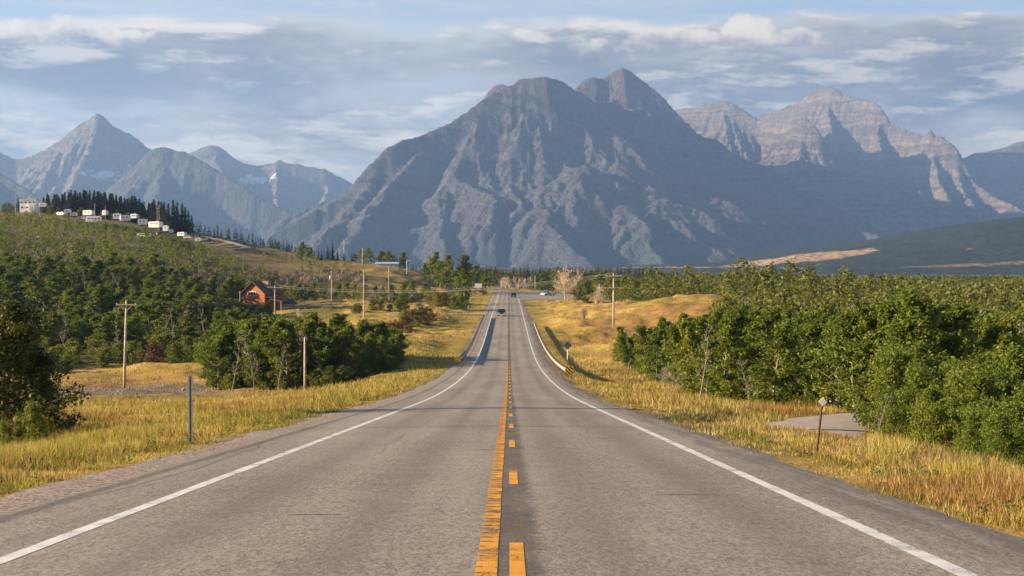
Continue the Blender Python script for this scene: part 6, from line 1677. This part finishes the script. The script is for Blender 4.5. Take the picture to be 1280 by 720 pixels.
# ------------------------------------------------------------------ the orange house
D_ = 372; x_ = px2x(317, D_); zb = gz(x_, D_) - 0.1
o = empty('wooden_house', (x_, D_, zb), R(-22), 'small orange stained wooden house with brown gable roof among the left trees', 'house')
Wd, Ln, He, Hr = 6.6, 8.5, 4.9, 7.7
m = MB(); m.add([(-Wd / 2, 0, 0), (Wd / 2, 0, 0), (Wd / 2, 0, He), (0, 0, Hr), (-Wd / 2, 0, He), (-Wd / 2, Ln, 0), (Wd / 2, Ln, 0), (Wd / 2, Ln, He), (0, Ln, Hr), (-Wd / 2, Ln, He)],
      [(0, 1, 2, 3, 4), (9, 8, 7, 6, 5), (1, 6, 7, 2), (0, 4, 9, 5)]); m.build('wall', M_log, o)
m = MB()
for k in range(14):
    z = 0.3 + k * 0.36
    if z < He - 0.1: m.box((0, -0.03, z), (Wd - 0.1, 0.05, 0.05))
m.build('wall_batten', M_wood, o)
rf = MB(); sl_ = (Hr - He) / (Wd / 2)
for s in (-1, 1):
    e = Wd / 2 + 0.6
    rf.add([(0, -0.7, Hr + 0.06), (s * e, -0.7, He - 0.6 * sl_ + 0.06), (s * e, Ln + 0.5, He - 0.6 * sl_ + 0.06), (0, Ln + 0.5, Hr + 0.06), (0, -0.7, Hr + 0.26), (s * e, -0.7, He - 0.6 * sl_ + 0.26), (s * e, Ln + 0.5, He - 0.6 * sl_ + 0.26), (0, Ln + 0.5, Hr + 0.26)],
           [(0, 1, 2, 3), (7, 6, 5, 4), (0, 4, 5, 1), (1, 5, 6, 2), (2, 6, 7, 3), (3, 7, 4, 0)])
rfo = rf.build('roof', M_roofbrown, o)
m = MB(); m.box((1.9, 3.4, Hr - 0.7), (1.6, 1.4, 1.6), bev=0.03); m.box((1.9, 3.4, Hr + 0.18), (1.9, 1.7, 0.16), bev=0.02); m.build('dormer', M_wood, rfo)
def window(parent, c, w, h, axis='y', frame=M_whitepaint, mull=1):
    f = MB(); t_ = 0.10
    bx = (lambda a, z, sa, sz, d=0.08: f.box((c[0] + a, c[1], c[2] + z), (sa, d, sz))) if axis == 'y' else (lambda a, z, sa, sz, d=0.08: f.box((c[0], c[1] + a, c[2] + z), (d, sa, sz)))
    bx(-w / 2 + t_ / 2, 0, t_, h); bx(w / 2 - t_ / 2, 0, t_, h); bx(0, h / 2 - t_ / 2, w - 2 * t_, t_); bx(0, -h / 2 + t_ / 2, w - 2 * t_, t_)
    for k in range(mull): bx((k + 1) * (w / (mull + 1)) - w / 2, 0, t_ * 0.8, h - 2 * t_)
    wo_ = f.build('window', frame, parent)
    p = MB(); p.box(c, (w - 0.12, 0.03, h - 0.12) if axis == 'y' else (0.03, w - 0.12, h - 0.12)); p.build('pane', M_glass, wo_)
window(o, (-0.5, -0.06, 4.75), 2.5, 1.15, mull=2)
window(o, (Wd / 2 + 0.05, 2.5, 3.2), 1.2, 1.1, 'x')
window(o, (-1.9, -0.06, 1.7), 1.3, 1.2)
m = MB(); m.box((1.2, -0.05, 1.05), (1.0, 0.07, 2.1)); dr = m.build('door', M_roofbrown, o)
m = MB(); m.box((1.55, -0.11, 1.0), (0.06, 0.06, 0.14)); m.build('handle', M_chrome, dr)
m = MB(); m.add([(Wd / 2 + 0.02, 0.6, 3.5), (Wd / 2 + 4.6, 0.6, 2.75), (Wd / 2 + 4.6, 6.8, 2.75), (Wd / 2 + 0.02, 6.8, 3.5), (Wd / 2 + 0.02, 0.6, 3.65), (Wd / 2 + 4.6, 0.6, 2.9), (Wd / 2 + 4.6, 6.8, 2.9), (Wd / 2 + 0.02, 6.8, 3.65)], [(3, 2, 1, 0), (4, 5, 6, 7), (0, 1, 5, 4), (1, 2, 6, 5), (2, 3, 7, 6), (3, 0, 4, 7)])
m.build('porch_roof', M_roofbrown, o)
for y in (0.8, 6.6):
    m = MB(); m.box((Wd / 2 + 4.4, y, 1.3), (0.16, 0.16, 2.9)); m.build('porch_post', M_wood, o)
x_ = px2x(300, 366); o = empty('fence_post', (x_, 366, gz(x_, 366)), 0, 'pale post rising from the bushes at the left corner of the orange house', 'post')
m = MB(); m.tube([(0, 0, -0.3), (0, 0, 5.2)], [0.11, 0.09], 8); m.build('shaft', M_pole, o)

# ------------------------------------------------------------------ long grey roofed shed on the hill
D_ = 625; xa = px2x(469.5, D_); xb_ = px2x(497.5, D_); zt = at(480, 327.5, D_)[2]; zb = min(gz(xa, D_), gz(xb_, D_)) - 0.2; xc = (xa + xb_) / 2; Wd = xb_ - xa
zb = min(zb, zt - 2.4)
o = empty('long_shed', (xc, D_, zb), 0, 'long low shed with pale blue grey roof on the hilltop left of the road', 'shed')
He = zt - zb - 0.75
m = MB(); m.box((0, 2.0, He / 2), (Wd, 4.0, He)); m.build('wall', M_greypaint, o)
m = MB(); m.add([(-Wd / 2 - 0.3, -0.4, He + 0.01), (Wd / 2 + 0.3, -0.4, He + 0.01), (Wd / 2 + 0.3, 2.0, He + 0.75), (-Wd / 2 - 0.3, 2.0, He + 0.75), (-Wd / 2 - 0.3, 4.4, He + 0.01), (Wd / 2 + 0.3, 4.4, He + 0.01)], [(0, 1, 2, 3), (3, 2, 5, 4), (0, 3, 4), (1, 5, 2), (0, 4, 5, 1)]); rfo = m.build('roof', M_roofgrey, o)
for a in (-0.36, -0.12, 0.12, 0.36): window(o, (a * Wd, -0.03, He * 0.6), 0.9, 0.7)
m = MB(); m.tube([(-Wd * 0.42, 1.5, He + 0.6), (-Wd * 0.42, 1.5, He + 1.35)], 0.12, 8); m.build('chimney', M_steel, rfo)

# ------------------------------------------------------------------ trailer park on the left hill
def travel_trailer(px, base_py, top_py, wpx, D, label, rz=0.0, mat=None, grp='white trailers on the hill', n_win=2, stripe=True):
    x, _, zb = at(px, base_py, D); zt = at(px, top_py, D)[2]; W_ = max(2.2, wpx / F * D); H = max(1.8, (zt - zb) * 0.9); g = gz(x, D); W_ *= 0.9; mat = mat or M_whitepaint
    if zb < g: zb = g
    o = empty('travel_trailer', (x, D, zb - 0.02), rz, label, 'trailer', grp)
    dep = 2.5; c = 0.5; h0 = 0.5
    prof = [(-W_ / 2, h0 + 0.2), (-W_ / 2 + 0.2, h0), (W_ / 2 - 0.25, h0), (W_ / 2, h0 + 0.4), (W_ / 2, H - 0.45), (W_ / 2 - 0.35, H), (-W_ / 2 + 0.3, H), (-W_ / 2, H - 0.3)]
    m = MB(); vs = [(p, 0, z) for p, z in prof] + [(p, dep, z) for p, z in prof]; n = len(prof)
    m.add(vs, [tuple(range(n)), tuple(n + k for k in reversed(range(n)))] + [(k, n + k, n + (k + 1) % n, (k + 1) % n) for k in range(n)])
    b = m.build('body', mat, o)
    for k in range(n_win):
        a = (k + 0.5) / n_win * W_ * 0.72 - W_ * 0.40
        window(o, (a, -0.03, h0 + (H - h0) * 0.62), min(1.1, W_ * 0.2), 0.62, frame=M_greypaint, mull=0)
    m = MB(); m.box((W_ * 0.36, -0.03, h0 + (H - h0) * 0.47), (0.62, 0.05, (H - h0) * 0.78)); d_ = m.build('door', M_cream if mat is M_whitepaint else M_whitepaint, o)
    m = MB(); m.box((W_ * 0.36 - 0.22, -0.075, h0 + (H - h0) * 0.45), (0.06, 0.05, 0.12)); m.build('handle', M_chrome, d_)
    if stripe:
        m = MB(); m.box((-W_ * 0.06, -0.015, h0 + 0.45), (W_ * 0.72, 0.03, 0.16)); m.build('stripe', M_greypaint, o)
    for a in (-0.12, 0.06):
        m = MB(); m.tube([(a * W_, 0.02, 0.30), (a * W_, 0.25, 0.30)], 0.30, 14); m.build('wheel', M_tyre, o)
    m = MB(); m.tube([(-W_ / 2 + 0.2, 1.25, 0.52), (-W_ / 2 - 0.9, 1.25, 0.45)], 0.05, 6); m.build('tow_bar', M_steel, o)
    m = MB(); m.box((-W_ / 2 - 0.8, 1.25, 0.2), (0.08, 0.08, 0.5)); m.build('jack', M_steel, o)
    m = MB(); m.box((0.1 * W_, 1.2, H + 0.09), (0.6, 0.7, 0.18), bev=0.04); m.build('roof_vent', M_cream, b)
    return o
TT = [(75, 270, 264.5, 12, 680, 'low white trailer leftmost of the trailer row, behind the first gap'), (83.5, 267, 261, 8, 690, 'small white trailer set just above the leftmost low one'), (92, 271, 265, 10, 685, 'cream trailer between the leftmost trailers and the tall one'),
      (109, 270, 262, 14, 682, 'white trailer with peaked roof behind the tall trailer'), (116, 279, 269, 20, 672, 'largest white trailer of the row with dark windows'), (102, 275, 270, 9, 676, 'cream trailer low beside the largest trailer'),
      (130, 270, 262, 6, 690, 'narrow white box trailer standing between two poles'), (146, 275, 266, 11, 676, 'white trailer right of the narrow box trailer'), (157, 277, 268, 14, 672, 'white trailer with cream awning side in the middle of the row'),
      (167, 274, 266.5, 9, 684, 'white trailer partly behind the middle of the row'), (178, 282, 273, 13, 664, 'white trailer below the pair of poles, left one'), (193, 285.5, 276, 19, 658, 'long sunlit white trailer at the foot of the pair of poles'),
      (206.5, 290, 281, 7, 652, 'short upright white camper right of the pair of poles'), (214, 292, 288, 6, 650, 'low white camper after the short upright one'), (226, 296, 289.5, 11, 642, 'white camper near the right end of the row'), (247.5, 303, 297, 8, 610, 'small white box trailer alone near the hill lane'),
      (126, 292, 288.5, 6, 620, 'tiny white camper low among bushes under the row'), (180, 297, 294, 22, 612, 'long low cream trailer hidden in brush under the row')]
for k, (p_, b_, t_, w_, D_, lab) in enumerate(TT):
    travel_trailer(p_, b_, t_, w_, D_, lab, rz=((k * 37) % 11 - 5) * 0.07, mat=M_cream if 'cream trailer' in lab else M_whitepaint, n_win=1 if w_ < 9 else (3 if w_ > 16 else 2), stripe=k % 2 == 0)
for k, (p_, b_, D_, pt, kd, lab) in enumerate(((236, 298.5, 630, M_cargrey, 'suv', 'grey car parked after the last camper of the row'), (242, 296, 640, M_carblack, 'sedan', 'dark car parked behind the grey one near the row end'), (262, 303, 606, M_carblack, 'pickup', 'dark pickup parked beside the small white box trailer'), (116, 286.5, 655, M_carblue, 'suv', 'dark blue car in front of the largest white trailer'), (59, 260, 690, M_cargrey, 'suv', 'grey car beside the big white building'), (202, 294, 640, M_cargrey, 'van', 'grey van below the short upright camper'))):
    x_, _, z_ = at(p_, b_, D_); vehicle('parked_car', (x_, D_, max(z_, gz(x_, D_)) + 0.02), math.pi / 2 + 0.2 * (k - 2), lab, 'car', pt, 4.6, 1.85, 1.65, kd, 'cars in the trailer park')
# two storey white building
D_ = 690; xa = px2x(25.5, D_); zb = at(40, 262.5, D_)[2]; zt = at(40, 249.5, D_)[2]; Wd = 20 / F * D_; g = gz(xa + Wd / 2, D_)
o = empty('white_building', (xa + Wd / 2, D_, zb), 0, 'big white two storey building with dark windows on the left hill', 'building')
H = zt - zb
m = MB(); m.box((0, 3, H / 2 - 0.6), (Wd, 6.0, H + 1.2)); m.box((Wd * 0.30, -1.0, H * 0.22), (Wd * 0.36, 2.0, H * 0.44 + 1.4)); m.build('wall', M_whitepaint, o)
m = MB(); m.box((0, 3, H + 0.12), (Wd + 0.6, 6.8, 0.22), bev=0.04); rfo = m.build('roof', M_cream, o)
for a in (-0.38, -0.12, 0.14, 0.38): window(o, (a * Wd, -0.05, H * 0.74), 1.1, 0.9, frame=M_greypaint, mull=0)
for a in (-0.35, -0.05): window(o, (a * Wd, -0.05, H * 0.26), 1.2, 0.9, frame=M_greypaint, mull=0)
m = MB(); m.box((Wd * 0.30, -2.04, 0.75), (0.9, 0.06, 2.0)); dr = m.build('door', M_greypaint, o)
m = MB(); m.box((Wd * 0.30 + 0.3, -2.09, 0.7), (0.08, 0.05, 0.14)); m.build('handle', M_chrome, dr)
m = MB(); m.tube([(-Wd * 0.05, 3, H + 0.2), (-Wd * 0.05, 3, H + 1.4)], 0.14, 8); m.build('chimney', M_steel, rfo)
travel_trailer(53, 259.5, 253, 10, 688, 'white trailer backed up against the right side of the big white building')

# weeds in front of the dark bush
for k, (p_, D_, s) in enumerate(((30, 44, 0.42), (44, 43.5, 0.5), (48, 44.5, 0.38), (24, 42.5, 0.33), (56, 45, 0.3), (5, 42, 0.36), (36, 46, 0.45))):
    x_ = px2x(p_, D_); plant('tall_weed', SHR[k % 5], ('stem', 'foliage'), (x_, D_, gz(x_, D_) - 0.05), s * 0.62, k * 1.9, 'tall yellowish weed in the verge before the dark evergreen bush', 'weed', 'weeds before the dark bush', 1.9)
